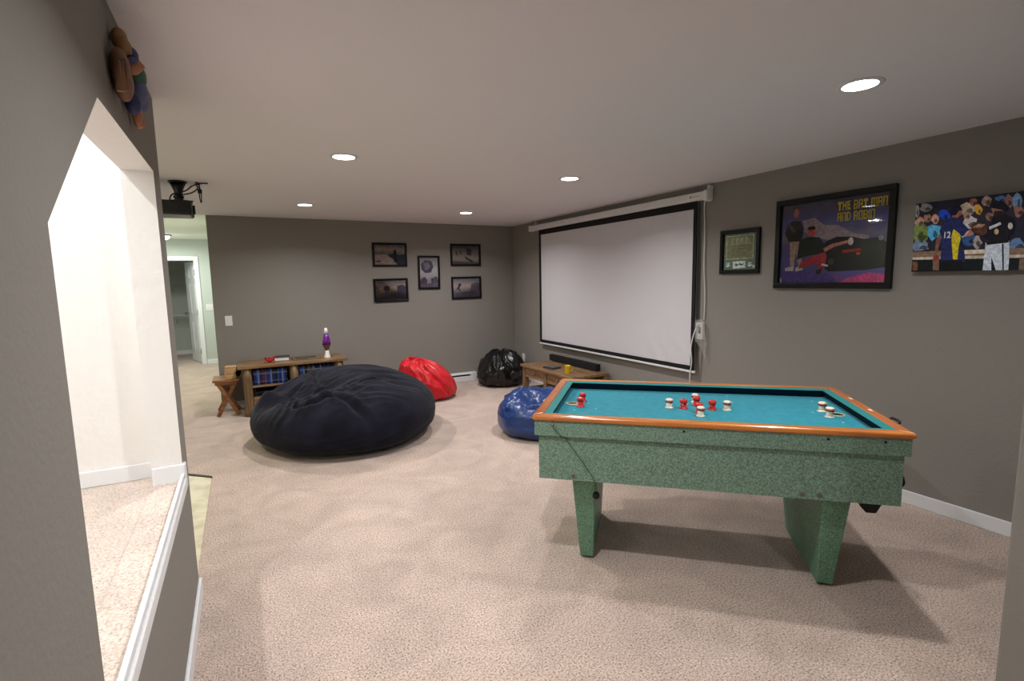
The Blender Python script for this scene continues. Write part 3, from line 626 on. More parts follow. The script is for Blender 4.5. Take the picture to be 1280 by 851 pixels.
o = MB().tube([W(876, 404, XR-.04), W(871, 408, XR-.05), W(866, 422, XR-.075), W(863.5, 436, XR-.085), W(864.5, 452, XR-.085), W(862.5, 468, XR-.06), W(862, 490, XR-.015)], .005, cbm).build('hanging_cable'); tag(o, 'looser white cable looping left of the control box across the screen corner', 'cable')
o = MB().tube([W(878, 432, XR-.012), W(877, 445, XR-.012), W(875.5, 460, XR-.012), W(874, 485, XR-.012)], .003, mat('grey_cord', (120, 116, 110), .6, bump=(60, .1, .001))).build('pull_cord'); tag(o, 'thin grey cord hanging below the control box', 'cord')

# switches, outlet, heater
def plate(name, label, cat, loc, rz, w=.075, h=.118):
    t = thing(name, label, cat, loc, rz); MB().box(-w/2, w/2, -.007, 0, -h/2, h/2, M['wplast'], bev=.003).build('plate', t); return t
t = plate('light_switch', 'white light switch plate on the back wall above the stool', 'light switch', (-.14, YB, 1.045), 0)
MB().box(-.005, .005, -.014, -.006, -.012, .012, M['wplast'], bev=.002).build('toggle', t)
t = plate('light_switch', 'white light switch plate beside the closet door in the hall', 'light switch', (-.52, HY, 1.06), 0, .115, .118)
MB().box(-.028, -.018, -.014, -.006, -.012, .012, M['wplast'], bev=.002).build('toggle', t); MB().box(.018, .028, -.014, -.006, -.012, .012, M['wplast'], bev=.002).build('toggle', t)
t = plate('wall_outlet', 'white electrical outlet on the right wall above the coffee bench', 'outlet', (XR, 6.50, .315), -pi/2)
for z in (-.022, .022): MB().box(-.016, .016, -.009, -.006, z-.014, z+.014, M['wplast'], bev=.004).box(-.008, -.005, -.0095, -.0085, z-.005, z+.006, M['black']).box(.005, .008, -.0095, -.0085, z-.005, z+.006, M['black']).build('socket', t)
t = thing('baseboard_heater', 'white electric baseboard heater on the back wall beside the red bean bag', 'heater', (2.30, YB, 0))
prof = [(0, 0), (-.055, 0), (-.06, .012), (-.06, .075), (-.035, .082), (-.035, .105), (-.058, .110), (-.045, .132), (0, .134)]
hb = MB(); hb.prism([(0.0, y, z) for y, z in prof], (.60, 0, 0), M['wmetal']); hb.build('housing', t)
MB().box(.60, .68, -.064, 0, 0, .136, M['wmetal'], bev=.006).build('end_cap', t)
MB().box(.02, .58, -.0365, -.034, .082, .105, mat('dark_grille', (60, 60, 62), .5, metal=.5, bump=(50, .1, .001))).build('grille', t)

# ------------------------------------------------------------------ bumper pool table
TA = -.741; TL, TW, TZ = 1.598, .9265, .81
t = thing('bumper_pool_table', 'green speckled bumper pool table with orange wood rail and teal felt', 'pool table', (1.1959, 2.0650, 0), TA)
table = t
BZ = TZ-.05
rw = .052
for nm, q in (('n', ((0, 0), (TL, 0), (TL-rw, rw), (rw, rw))), ('f', ((TL, TW), (0, TW), (rw, TW-rw), (TL-rw, TW-rw))), ('l', ((0, TW), (0, 0), (rw, rw), (rw, TW-rw))), ('r', ((TL, 0), (TL, TW), (TL-rw, TW-rw), (TL-rw, rw)))):
    mb = MB(); mm = M['rail'] if nm in 'nf' else M['railend']
    mb.prism([(x, y, TZ-.027) for x, y in q], (0, 0, .027), mm)
    o = mb.build('rail', t)
    bv = o.modifiers.new('b', 'BEVEL'); bv.width = .011; bv.segments = 4; bv.limit_method = 'ANGLE'; bv.angle_limit = radians(60)
# two white diamonds on the end rail
for yy in (.62, .38): MB().box(TL-.032, TL-.02, yy-.018, yy+.018, TZ-.0005, TZ+.0012, M['creamp']).build('score_marker', t)
cw = .036
for q, n in ((((rw, rw), (TL-rw, rw), (TL-rw-cw, rw+cw), (rw+cw, rw+cw)), (0, 1)), (((TL-rw, TW-rw), (rw, TW-rw), (rw+cw, TW-rw-cw), (TL-rw-cw, TW-rw-cw)), (0, -1)),
             (((rw, TW-rw), (rw, rw), (rw+cw, rw+cw), (rw+cw, TW-rw-cw)), (1, 0)), (((TL-rw, rw), (TL-rw, TW-rw), (TL-rw-cw, TW-rw-cw), (TL-rw-cw, rw+cw)), (-1, 0))):
    mb = MB(); zt, zn, zb = TZ-.003, TZ-.008, BZ
    a, b, c2, d2 = q
    mb.face([(a[0], a[1], zt), (b[0], b[1], zt), (c2[0], c2[1], zn), (d2[0], d2[1], zn)], M['feltc'])
    k = .020
    e2 = (c2[0]-n[0]*k, c2[1]-n[1]*k); f2 = (d2[0]-n[0]*k, d2[1]-n[1]*k)
    mb.face([(d2[0], d2[1], zn), (c2[0], c2[1], zn), (c2[0], c2[1], zn-.002), (d2[0], d2[1], zn-.002)], M['feltc'])
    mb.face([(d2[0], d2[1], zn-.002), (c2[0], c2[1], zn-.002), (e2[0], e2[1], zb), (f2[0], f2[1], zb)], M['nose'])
    o = mb.build('cushion', t, fix=False)
bed = MB().box(rw, TL-rw, rw, TW-rw, BZ-.02, BZ, M['felt'])
sp = mat('white_spot', (150, 220, 225), .6, bump=(60, .05, .001))
for x, y in ((.095, .478), (.164, .318), (.223, .491), (.277, .364), (1.43, .745), (1.36, .489), (1.438, .316), (1.0, .638), (1.0, .80)):
    bed.lathe([(.0005, BZ+.0006), (.0055, BZ+.0006)], sp, Matrix.Translation((x, y, 0)), 12, caps=False)
bed.build('playing_bed', t)
for x in (.136, TL-.136):
    MB().lathe([(.027, BZ+.0006), (.027, BZ+.003), (.032, BZ+.003), (.035, BZ+.0006)], M['brass'], Matrix.Translation((x, TW/2, 0)), 28, caps=False).lathe([(.0005, BZ+.0009), (.027, BZ+.0009)], M['rubber'], Matrix.Translation((x, TW/2, 0)), 28, caps=False).build('pocket', t)
def bumper(x, y, red):
    bc = M['redp'] if red else M['creamp']
    o = MB().lathe([(.0225, 0), (.0225, .004), (.0165, .006), (.0155, .010), (.0150, .033)], bc, n=20).build('bumper', t)
    o.location = (x, y, BZ); tag(o, 'red bumper post' if red else 'white bumper post')
    MB().lathe([(.015, .031), (.0195, .032), (.0205, .036), (.0195, .040), (.015, .041)], M['redr'], n=20, caps=False).build('rubber_ring', o)
    MB().lathe([(.0185, .040), (.0195, .043), (.0185, .047), (.012, .0505), (.001, .0515)], bc, n=20, caps=False).build('cap', o)
cx, cy = TL/2+.004, TW/2-.004
for s in (-1, 1):
    bumper(cx+s*.145, cy, False); bumper(cx+s*.072, cy, True); bumper(cx, cy+s*.145, False); bumper(cx, cy+s*.072, True)
    bumper(.188, TW/2+s*.056, True); bumper(TL-.188, TW/2+s*.056, False)
# cabinet
B1, B0 = .012, .029
ap = MB()
def frame4(mb, i, z0, z1, th, m):
    mb.box(i, TL-i, i, i+th, z0, z1, m).box(i, TL-i, TW-i-th, TW-i, z0, z1, m).box(i, i+th, i+th, TW-i-th, z0, z1, m).box(TL-i-th, TL-i, i+th, TW-i-th, z0, z1, m)
frame4(ap, B1, .708, TZ-.027, .02, M['green']); ap.build('upper_apron', t)
bo = MB(); frame4(bo, B0, .487, .72, .02, M['green']); bo.box(B0+.02, TL-B0-.02, B0+.02, TW-B0-.02, .52, .535, M['green']); bo.build('cabinet_body', t)
for x in (.24, 1.352):
    mb = MB()
    mb.hexa([(x-.030, .19, .012), (x+.040, .19, .012), (x+.040, .735, .012), (x-.030, .735, .012)], [(x-.058, .085, .487), (x+.058, .085, .487), (x+.058, .84, .487), (x-.058, .84, .487)], M['green2'], bev=.006)
    lg = mb.build('leg', t)
    for ya in (.21, .68): MB().box(x-.02, x+.03, ya, ya+.035, 0, .014, M['rubber'], bev=.003).build('foot_pad', lg)
for x in (.197, 1.195, 1.262): MB().lathe([(.002, 0), (.006, .003), (.011, .002), (.012, 0)], M['grey'], Matrix.Translation((x, B0, .508)) @ Matrix.Rotation(pi/2, 4, 'X'), 16).build('bolt', t)
for x in (.70, 1.28, 1.49): MB().lathe([(.006, 0), (.005, .002), (.001, .003)], M['rubber'], Matrix.Translation((x, B1, .765)) @ Matrix.Rotation(pi/2, 4, 'X'), 12).build('screw_head', t)
co = MB().tube([(.100, B1-.004, .766), (.115, B1-.007, .745), (.15, B1-.005, .705), (.165, B0-.004, .690), (.275, B0-.004, .535), (.300, B0-.004, .492), (.300, .088, .47), (.301, .104, .40)], .0022, mat('green_cord', (78, 104, 84), .7, bump=(60, .1, .001))).build('cord', t)
MB().lathe([(.012, 0), (.017, .004), (.017, .022), (.008, .027), (.001, .027)], M['rubber'], Matrix.Translation((.301, .112, .39)) @ Matrix.Rotation(pi/2, 4, 'X'), 18).build('hanging_knob', co)
MB().ball((.1, B1-.004, .766), .007, M['grey']).build('cord_hook', t)
# end pull, rail knob and ball return under the body
MB().tube([(TL-B0, .12, .585), (TL+.002, .12, .592), (TL+.014, .12, .57), (TL+.012, .12, .545), (TL-B0, .12, .52)], .005, M['rubber']).build('pull_handle', t)
MB().tube([(TL-.006, .25, TZ-.016), (TL+.010, .25, TZ-.002), (TL+.018, .20, TZ-.004), (TL+.006, .19, TZ-.014)], .006, M['rubber']).build('cue_clip', t)
rt = MB(); rt.box(1.43, 1.555, .10, .30, .468, .487, M['rubber'], bev=.004)
rt.hexa([(1.487, .14, .398), (1.528, .14, .398), (1.528, .2, .398), (1.487, .2, .398)], [(1.455, .12, .47), (1.55, .12, .47), (1.55, .24, .47), (1.455, .24, .47)], M['rubber'], bev=.006); rt.build('ball_return', t)

# ------------------------------------------------------------------ bean bags
def fbm(v, o=4): return noise.fractal(v, 1.0, 2.0, o)
def ridged(v): return 1-abs(noise.noise(v))*2
def beanbag(name, label, loc, rz, rx, ry, h, m, shape, seamm, nu=150, nv=84, p=.62, zc=.4, seam=True, seed=0):
    t = thing(name, label, 'bean bag', (loc[0], loc[1], 0), rz)
    mb = MB(); rows = []
    def pt(th, ph):
        s = sin(ph); c0 = max(cos(ph), 0)
        rho = c0**(p if s > 0 else .38)
        z = h*zc + (h*(1-zc)*abs(s)**1.12 if s > 0 else -h*zc*abs(s)**.62)
        x = rx*rho*cos(th); y = ry*rho*sin(th)
        q = shape(Vector((x, y, z)), th, s, rho)
        q.z = max(q.z, .003+.002*rho); return q
    for j in range(nv+1):
        ph = -pi/2+pi*j/nv
        if j in (0, nv): rows.append([mb.bm.verts.new(pt(0, ph))]); continue
        rows.append([mb.bm.verts.new(pt(2*pi*i/nu, ph)) for i in range(nu)])
    fs = []
    for j in range(nv):
        a, b = rows[j], rows[j+1]
        for i in range(nu):
            k = (i+1) % nu
            if j == 0: fs.append(mb.bm.faces.new((a[0], b[k], b[i])))
            elif j == nv-1: fs.append(mb.bm.faces.new((a[i], a[k], b[0])))
            else: fs.append(mb.bm.faces.new((a[i], a[k], b[k], b[i])))
    mb._tag(fs, m, True); mb.build('cover', t)
    if seam:
        for th in seam:
            pts = [pt(th, -pi/2*.5+k/15*(pi/2*1.42)) for k in range(16)]
            cen = Vector((0, 0, h*.45))
            MB().tube([q+(q-cen).normalized()*.0015 for q in pts], .004, seamm, 6).build('seam', t)
    return t
def G(x, y, cx, cy, r): return math.exp(-((x-cx)**2+(y-cy)**2)/(r*r))
CREASES = []
for wdt, dpt, ln in ((.022, .050, ((335, 489), (353, 485), (379, 479), (394, 483), (398, 490))), (.022, .038, ((352, 505), (364, 508), (379, 510), (397, 509), (410, 506), (428, 507), (446, 510), (464, 512))),
                     (.022, .055, ((363, 496), (379, 501), (394, 500), (405, 503))), (.022, .030, ((430, 503), (446, 498), (464, 493))), (.02, .035, ((352, 500), (362, 492), (374, 488)))):
    mi_ = (Matrix.Translation((.845, 5.03, 0)) @ Matrix.Rotation(radians(10), 4, 'Z')).inverted()
    P_ = [(mi_ @ at('z', .43 if i_[1] < 518 else .30, *i_)).to_2d() for i_ in ln]
    CREASES.append((wdt, dpt, P_, Vector((min(p_.x for p_ in P_)-.12, min(p_.y for p_ in P_)-.12)), Vector((max(p_.x for p_ in P_)+.12, max(p_.y for p_ in P_)+.12))))
def crease(x, y):
    t_ = 0
    for w_, d_, P_, lo, hi in CREASES:
        if not (lo.x < x < hi.x and lo.y < y < hi.y): continue
        b_ = 9; ub = 0
        for i_ in range(len(P_)-1):
            a_ = P_[i_]; e_ = P_[i_+1]-a_; v_ = Vector((x, y))-a_; u_ = max(0, min(1, v_.dot(e_)/e_.dot(e_))); dd = (v_-e_*u_).length
            if dd < b_: b_ = dd; ub = (i_+u_)/(len(P_)-1)
        t_ += d_*math.exp(-(b_/w_)**2)*min(1, 4*ub+.2, 4*(1-ub)+.2)-d_*.45*math.exp(-((b_-w_*2.4)/(w_*1.3))**2)
    return t_
def sh_big(q, th, s, rho):
    x, y, z = q
    up = max(0, min(1, (z-.06)/.22))
    q.z *= 1+.10*G(x, y, .20, .30, .5)
    q.z -= .17*up*G(x, y, -.46, .06, .34)            # collapsed hollow on the left
    q.z += .10*up*G(x, y, -.66, .22, .10)            # corner peak
    q.z -= .05*up*G(x, y, -.22, -.22, .22)
    m1 = G(x, y, -.30, -.24, .40)+.7*G(x, y, .18, -.34, .34)
    w = up*(.12+1.0*min(1, m1))
    wx = x+.12*noise.noise(Vector((x*3, y*3, 1.7))); wy = y+.10*noise.noise(Vector((x*3, y*3, 8.1)))
    a = wy+.30*wx*(1 if x > -.3 else -.6)
    f = ridged(Vector((wx*2.4, a*10, z*3+3)))
    q.z += w*.030*(f-.62)
    f3 = ridged(Vector((wx*5+4, a*23, z*5)))
    q.z += w*.007*(f3-.6)
    if up > 0: q.z -= up*.85*crease(x, y)
    g = noise.noise(Vector((x*2.2, y*2.2, z*3+5)))
    n = Vector((x, y, z-.25)).normalized(); q += n*(.03*g)
    f2 = ridged(Vector((th*1.6+.6*z, z*15+1.2*sin(th*2), 2.2)))
    q += Vector((cos(th), sin(th), 0))*(.010*(f2-.6)*(1-up*.8)*(z > .03))
    return q
beanbag('bean_bag', 'huge black suede bean bag in front of the wooden console', (.845, 5.03), radians(10), .845, .905, .58, M['bagblack'], sh_big, M['seam'], 440, 230, .60, .42, seam=None)
def folds(q, th, s, amp, k=7, zf=3.0, seed=0, top=.25):
    f = ridged(Vector((cos(th)*k*.35+seed, sin(th)*k*.35, s*zf*.6)))
    f2 = ridged(Vector((cos(th)*k*.8+seed+9, sin(th)*k*.8, s*zf)))
    a = amp*(.5+.6*max(0, s)+top*0)
    q += Vector((q.x, q.y, (q.z-.15))).normalized()*(a*(f-.7)+a*.45*(f2-.7)); return q
def sh_red(q, th, s, rho):
    q = folds(q, th, s, .04, 6, 2.2, 3)
    k = max(0, q.z/.5); q.x -= .13*k**1.6; q.y += .05*k; q.z *= 1-.10*max(0, q.x)/.35+.08*(q.x < 0)*min(1, -q.x/.2)
    d = q.x+q.z*.9-.22
    crease = math.exp(-(d*d)/.0015); q.y += .06*crease*k; q.z -= .012*crease*k
    return q
beanbag('bean_bag', 'bright red nylon bean bag behind the huge black one', (2.045, 6.08), 0, .345, .36, .475, M['red'], sh_red, M['redseam'], p=.7, seam=(-1.9, -.4))
def sh_blk(q, th, s, rho):
    q = folds(q, th, s, .05, 8, 3.2, 11)
    q.z -= .015*G(q.x, q.y, 0, -.02, .05)*(s > 0); 
    if q.z > .05 and q.x < -.2: q.z -= .16*min(1, (-.2-q.x)/.12)*(q.z/.4)
    return q
beanbag('bean_bag', 'glossy black vinyl bean bag in the back right corner', (3.165, 6.30), 0, .335, .335, .48, M['vinylblack'], sh_blk, M['seam'], p=.66, zc=.42, seam=(-1.6, -.4, -2.8))
def sh_blu(q, th, s, rho):
    up = max(0, min(1, (s-.15)/.5)); x, y, z = q
    f = ridged(Vector((x*5+3, y*5, z*9))); f2 = ridged(Vector((x*11, y*11+4, z*16)))
    q += Vector((x, y, z-.1)).normalized()*(up*(.034*(f-.6)+.016*(f2-.6))+(1-up)*(.010*(ridged(Vector((th*1.5, z*9, 4)))-.6)))
    q.z -= .09*up*G(x, y, -.12, -.10, .12); q.z += .03*up*G(x, y, -.02, .12, .15)
    q.x -= .0; return q
beanbag('bean_bag', 'shiny blue vinyl bean bag beside the left end of the pool table', (2.455, 4.09), 0, .40, .395, .405, M['blue'], sh_blu, M['blueseam'], p=.62, zc=.45, seam=None)

# ------------------------------------------------------------------ wooden console and its contents
t = thing('wooden_console', 'rustic wooden media console with log posts against the back wall', 'console', (0, 6.22, 0))
CX0, CX1, CT, CD = -.089, 1.075, .57, .53
tp = MB()
for k in range(3): tp.box(CX0+.004*k, CX1-.003*k, -.005+k*.178, .171+k*.178, CT-.032, CT, M['plank'], bev=.005)
tp.build('top', t)
for x in (.005, .484, .985):
    for y in (.05, CD-.06):
        MB().lathe([(.047, 0), (.049, .08), (.045, .25), (.047, .42), (.046, CT-.034)], M['log'], Matrix.Translation((x, y, 0)), 20).build('post', t)
MB().box(.04, .95, .03, CD-.03, .318, .338, M['plank'], bev=.003).build('shelf', t)
MB().box(.02, .97, .02, CD-.02, .045, .065, M['plank'], bev=.003).build('bottom_board', t)
MB().box(.0, .98, CD-.028, CD-.018, .06, CT-.034, M['darkcover']).build('back_panel', t)
for x0, x1 in ((.052, .436), (.532, .938)):
    dr = MB().box(x0, x1, .025, .045, .072, .215, M['plank'], bev=.004).box(x0+.01, x1-.01, .045, CD-.05, .075, .2, M['plank']).build('drawer', t)
    MB().ball(((x0+x1)/2, .012, .145), (.016, .014, .016), M['log']).build('knob', dr)
# disc cases: individual, one prototype
cols = [('dark blue', (14, 26, 92)), ('bright blue', (28, 62, 136)), ('black', (14, 14, 20)), ('maroon', (72, 22, 44)), ('pale blue', (92, 114, 154)), ('brown', (84, 58, 44))]
def case_proto(cn, rgb):
    t = thing('disc_case', 'x', 'disc case', (0, 0, 0))
    MB().box(0, .0135, 0, .135, 0, .171, flat(rgb, .35), bev=.001).build('shell', t)
    MB().box(.0015, .012, -.0006, .0005, .02, .158, mat('spine_paper', tuple(min(255, c*1.3+12) for c in rgb), .5, var=(70, (150, 160, 190), .55, .62, 2))).build('spine_label', t)
    return t
protos = {}
for cub, x0, n, seq in (('left', .066, 24, [0, 0, 1, 4, 0, 2, 3, 3, 1, 3, 0, 1, 4, 2, 0, 2, 2, 1, 0, 0, 4, 1, 0, 2]), ('right', .545, 26, [1, 1, 1, 4, 2, 2, 5, 5, 5, 2, 4, 1, 2, 2, 0, 2, 4, 2, 2, 0, 2, 2, 1, 2, 0, 2])):
    x = x0
    for k in range(n):
        cn, rgb = cols[seq[k]]
        lb = '%s spined disc case standing in the %s bay of the wooden console' % (cn, cub); gp = '%s disc cases in the %s bay' % (cn, cub)
        loc = (x, 6.22+.085+random.uniform(0, .012), .338)
        if cn not in protos:
            protos[cn] = case_proto(cn, rgb); o = protos[cn]; o.location = loc; tag(o, lb, None, gp)
        else: o = dup(protos[cn], loc, 0, lb, gp)
        x += .0141+random.choice((0, 0, .0008))
t = thing('media_player', 'flat black player box in the dark slot of the console', 'media player', (.24, 6.27, .215))
MB().box(-.16, .16, 0, .3, 0, .05, M['black'], bev=.003).build('case', t); MB().box(-.15, .0, -.002, .001, .015, .035, M['mblack']).build('front_panel', t)
# things on the console top
t = thing('lava_lamp', 'tall lava lamp with purple liquid and white base on the console', 'lamp', (.875, 6.40, CT))
MB().lathe([(.040, 0), (.036, .01), (.022, .07), (.020, .088)], M['wplast'], n=28).build('base', t)
MB().lathe([(.020, .088), (.030, .12), (.050, .162)], M['copper'], n=28, caps=False).build('cup', t)
MB().lathe([(.050, .160), (.044, .20), (.034, .25), (.024, .292)], M['purple'], n=28).build('glass_bottle', t)
MB().lathe([(.025, .290), (.020, .33), (.014, .357), (.002, .36)], M['wplast'], n=28).build('cap', t)
t = thing('book', 'thick closed book with dark cover lying on the console', 'book', (.385, 6.55, CT), radians(-4))
MB().box(-.078, .074, -.098, .1, .003, .036, M['paper']).build('pages', t)
MB().box(-.08, .08, -.1, .104, 0, .003, M['darkcover']).box(-.08, .08, -.1, .104, .036, .040, M['darkcover']).box(.074, .08, -.1, .104, 0, .04, M['darkcover']).build('cover', t)
t = thing('flat_display_tray', 'flat bronze coloured tray lying on the console beside the lava lamp', 'tray', (.64, 6.47, CT), radians(8))
MB().box(-.15, .15, -.09, .09, 0, .012, M['bronze'], bev=.004).build('tray', t); MB().box(-.12, .12, -.06, .06, .0115, .016, M['darkcover'], bev=.002).build('inlay', t)
t = thing('red_toy', 'small bright red toy crab on the left of the console', 'toy', (.245, 6.36, CT))
MB().ball((0, 0, .032), (.032, .024, .026), M['redtoy']).build('body', t)
for s in (-1, 1):
    MB().tube([(s*.02, 0, .03), (s*.045, -.01, .045), (s*.042, -.02, .064)], .007, M['redtoy']).ball((s*.042, -.02, .066), (.013, .010, .015), M['redtoy']).build('claw', t)
    for k in range(3): MB().tube([(s*.015, -.01+k*.012, .02), (s*.042, -.014+k*.014, .024), (s*.050, -.016+k*.016, .0035)], .0035, M['redtoy']).build('leg', t)
    MB().ball((s*.010, -.02, .058), .006, M['black']).build('eye', t)

# ------------------------------------------------------------------ x-legged stool and wood blocks
t = thing('folding_stool', 'small wooden stool with crossed legs left of the console', 'stool', (-.205, 6.56, 0))
st = MB()
for k in range(3): st.box(-.135, .125, -.175+k*.118, -.062+k*.118, .392, .417, M['stool'], bev=.004)
st.build('seat', t)
MB().box(-.115, .105, -.165, -.14, .358, .393, M['stool'], bev=.003).box(-.115, .105, .14, .165, .358, .393, M['stool'], bev=.003).build('seat_frame', t)
for y in (-.155, .145):
    for s, dy in ((1, 0), (-1, .02)):
        a = Vector((-s*.085, y+dy, .372)); b = Vector((s*.105, y+dy, .004)); d = (b-a); ang = math.atan2(d.x, -d.z)
        mx = Matrix.Translation((a+b)/2) @ Matrix.Rotation(-ang, 4, 'Y')
        MB().box(-.02, .02, -.009, .009, -d.length/2, d.length/2, M['stool'], mx, bev=.003).build('leg', t)
MB().rod((0.0, -.165, .19), (0.0, .165, .19), .008, M['stool'], 12).build('stretcher', t)
def block(loc, rz, sx, sy, sz, label):
    t = thing('wood_block', label, 'wood block', loc, rz, 'pale wood blocks on the stool')
    MB().box(-sx/2, sx/2, -sy/2, sy/2, 0, sz, M['paleblock'], bev=.005).build('block', t)
    MB().box(-sx/2+.012, sx/2-.012, -sy/2-.0006, -sy/2+.001, sz-.02, sz-.016, M['stool']).build('groove', t)
block((-.165, 6.46, .417), radians(8), .10, .11, .075, 'pale wooden block resting directly on the stool seat')
block((-.152, 6.465, .492), radians(-6), .115, .10, .065, 'pale wooden block on top of the other block on the stool')
t = thing('dark_pouch', 'small dark pouch on the stool beside the wooden blocks', 'pouch', (-.085, 6.53, .417))
MB().ball((0, 0, .055), (.032, .05, .052), M['rubber'], f=lambda v: Vector((v.x*(1+.1*v.z), v.y, max(v.z, -.95)))).build('pouch', t); MB().box(-.02, .02, -.03, .03, .1, .112, M['black'], bev=.004).build('flap', t)

# ------------------------------------------------------------------ coffee bench under the screen
t = thing('wooden_bench', 'low rustic wooden coffee bench under the projection screen', 'bench', (0, 0, 0))
t.location = (3.325, 5.0, 0)
bx0, bx1, by0, by1, bz = -.265, .265, -.575, .555, .405
tp = MB()
for k in range(3): tp.box(bx0+k*.1775, bx0+.1735+k*.1775, by0+.003*k, by1-.004*k, bz-.03, bz, M['planky'], bev=.005)
tp.build('top', t)
for x in (-.215, .215):
    for y in (-.53, 0.0, .50):
        if y == 0.0 and x > 0: continue
        MB().box(x-.03, x+.03, y-.03, y+.03, 0, bz-.03, M['log'], bev=.006).build('leg', t)
for y0_, y1_ in ((-.50, -.03), (.03, .47)):
    d = MB().box(-.232, -.212, y0_, y1_, .25, bz-.031, M['planky'], bev=.003).box(-.212, .1, y0_+.01, y1_-.01, .255, bz-.04, M['planky']).build('drawer', t)
    MB().ball((-.242, (y0_+y1_)/2, .31), (.014, .016, .016), M['log']).build('knob', d)
MB().box(-.2, .2, -.5, .47, .10, .12, M['planky'], bev=.003).build('shelf', t)
t = thing('soundbar', 'long black soundbar standing on the bench below the screen', 'soundbar', (3.535, 5.065, .405), -pi/2)
MB().box(-.50, .50, -.03, .03, .006, .082, M['black'], bev=.006).build('body', t)
MB().box(-.485, .485, -.0315, -.029, .012, .076, mat('black_speaker_cloth', (16, 16, 20), .95, bump=(500, .4, .001))).build('grille', t)
for x in (-.4, .4): MB().box(x-.03, x+.03, -.028, .028, 0, .008, M['rubber']).build('foot', t)
p = at('z', .405, 708, 467)
t = thing('yellow_cup', 'bright yellow cup on the bench', 'cup', (p.x+.03, p.y+.02, .405))
MB().lathe([(.025, 0), (.027, .004), (.034, .085), (.036, .088), (.033, .088), (.026, .008), (.001, .008)], M['yellow'], n=28).build('cup', t)
MB().tube([(.03, -.008, .07), (.052, -.016, .062), (.050, -.016, .035), (.028, -.008, .028)], .004, M['yellow']).build('handle', t)
p = at('z', .42, 690, 458.5)
t = thing('remote_tray', 'flat dark grey player lying on the bench beside the yellow cup', 'media player', (p.x, p.y, .405), radians(-80))
MB().box(-.09, .09, -.065, .065, 0, .022, M['darkcover'], bev=.004).build('case', t); MB().box(-.07, .07, -.045, .045, .0215, .024, M['grey'], bev=.001).build('lid', t)

# ------------------------------------------------------------------ projector
t = thing('ceiling_projector', 'black video projector hanging from the ceiling left of the room', 'projector', (-.36, 4.70, H))
MB().cyl(.062, -.012, 0, M['black'], n=28).build('ceiling_plate', t)
mt = MB()
for k in range(4):
    a = pi/4+k*pi/2; mt.rod((.055*cos(a), .055*sin(a), -.01), (.022*cos(a), .022*sin(a), -.085), .007, M['black'], 8)
mt.lathe([(.055, -.012), (.03, -.07), (.028, -.105), (.036, -.108), (.036, -.125)], M['black'], n=20); mt.build('mount', t)
br = MB()
for k in range(3):
    a = .5+k*2*pi/3; br.box(0, .10, -.009, .009, -.140, -.134, M['black'], Matrix.Rotation(a, 4, 'Z')).rod((.09*cos(a), .09*sin(a), -.136), (.09*cos(a), .09*sin(a), -.158), .006, M['black'], 8)
br.cyl(.03, -.140, -.122, M['black']); br.build('spider_bracket', t)
MB().box(-.20, .085, -.13, .13, -.262, -.155, M['black'], bev=.016, seg=3).build('body', t)
MB().box(-.19, .07, -.12, .12, -.2635, -.250, M['grey'], bev=.002).build('underside_cover', t)
MB().cyl(.035, 0, .02, M['mblack'], Matrix.Translation((.078, .03, -.205)) @ Matrix.Rotation(pi/2, 4, 'Y')).build('lens', t)
vb = MB()
for k in range(7): vb.box(-.0+k*.011, .006+k*.011, -.1315, -.129, -.235, -.18, M['rubber'])
vb.build('side_vents', t)
MB().tube([(-.05, -.13, -.17), (-.03, -.14, -.12), (.04, -.08, -.085), (.07, -.05, -.06), (.10, -.03, -.03), (.16, -.02, -.008), (.20, -.02, -.006)], .005, M['rubber']).tube([(.03, -.02, -.10), (.09, -.04, -.085), (.13, -.04, -.05), (.12, -.03, -.01), (.14, -.02, -.006)], .005, M['rubber']).build('cable', t)
MB().tube([(.14, -.02, -.006), (.142, -.03, -.04), (.145, -.03, -.06)], .006, M['rubber']).box(.128, .158, -.045, -.015, -.085, -.055, M['rubber'], bev=.004).tube([(.138, -.03, -.08), (.140, -.03, -.13), (.147, -.03, -.155), (.15, -.03, -.12), (.150, -.03, -.08)], .004, M['rubber']).build('hanging_connector', t)

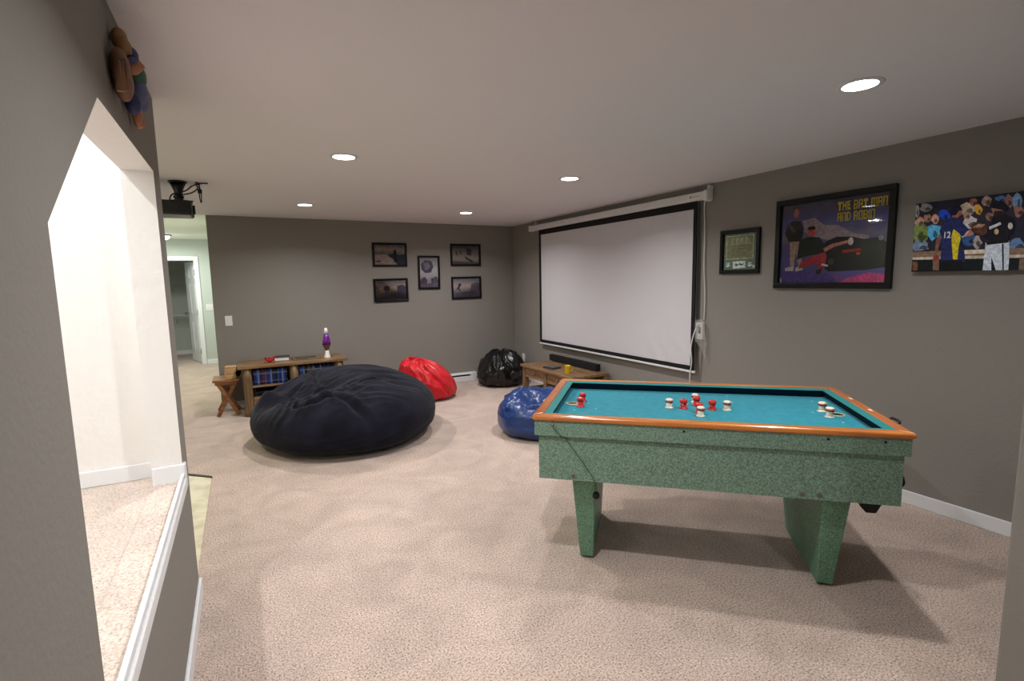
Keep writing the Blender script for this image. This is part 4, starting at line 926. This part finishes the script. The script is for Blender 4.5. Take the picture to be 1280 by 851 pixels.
# ------------------------------------------------------------------ carved figure on the stair wall
t = thing('wall_figure', 'colourful carved figure with brown glove hung high on the left stair wall', 'wall decoration', (XL, 1.80, 2.03))
def wf(px, py, out): p = at('x', XL+out, px, py); return p-Vector((XL, 1.80, 2.03))
fm = dict(br=mat('brown_carved_wood', (128, 92, 64), .6, bump=(30, .4, .006), var=(14, (92, 62, 42), .4, .65, 4)), tan=mat('tan_carved_wood', (146, 108, 68), .6, bump=(30, .3, .004)), cap=mat('dark_blue_paint', (42, 46, 92), .5, bump=(30, .2, .003)), skin=mat('orange_skin_paint', (160, 104, 74), .5, bump=(30, .2, .003)), gr=mat('green_paint', (52, 96, 74), .5, bump=(30, .2, .003)), pa=mat('slate_blue_paint', (82, 92, 128), .5, bump=(30, .3, .004)))
def blob(mb, px, py, out, r, m, f=None): c = wf(px, py, out); mb.ball(c, r, m, f=f)
mb = MB(); blob(mb, 150, 84, .025, (.022, .05, .05), fm['br']); blob(mb, 154, 103, .025, (.024, .05, .05), fm['br'])
for k in range(4): mb.rod(wf(146+k*4, 74, .038), wf(150+k*4, 114, .038), .007, fm['br'], 8)
mb.build('glove', t)
mb = MB(); blob(mb, 149, 49, .022, (.02, .03, .03), fm['tan']); blob(mb, 154, 60, .03, (.02, .03, .03), fm['tan']); mb.build('raised_hand', t)
mb = MB(); blob(mb, 162, 69, .035, (.022, .03, .024), fm['cap']); blob(mb, 166, 73, .05, (.014, .020, .006), fm['cap']); mb.build('cap', t)
mb = MB(); blob(mb, 165, 81, .035, (.024, .028, .028), fm['skin'], f=lambda v: Vector((v.x*(1+.35*math.exp(-((v.y)**2+(v.z+.1)**2)*9)), v.y, v.z))); mb.build('head', t)
mb = MB(); blob(mb, 171, 96, .03, (.026, .04, .04), fm['gr']); mb.build('shirt', t)
mb = MB(); blob(mb, 173, 114, .03, (.026, .04, .04), fm['pa']); blob(mb, 166, 128, .025, (.022, .03, .035), fm['cap']); blob(mb, 177, 125, .028, (.022, .04, .038), fm['pa']); mb.build('trousers', t)
mb = MB(); blob(mb, 171, 142, .022, (.015, .022, .036), fm['skin']); blob(mb, 174, 153, .022, (.016, .022, .02), fm['skin']); mb.build('leg', t)

# ------------------------------------------------------------------ view
wd = bpy.data.worlds.new('world'); SC.world = wd; wd.use_nodes = True
wd.node_tree.nodes['Background'].inputs[0].default_value = (.5, .5, .5, 1); wd.node_tree.nodes['Background'].inputs[1].default_value = .02
vs = SC.view_settings; vs.view_transform = 'Standard'; vs.look = 'None'; vs.gamma = 1; vs.use_curve_mapping = False; vs.exposure = .08
SC.cycles.max_bounces = 8; SC.cycles.diffuse_bounces = 5
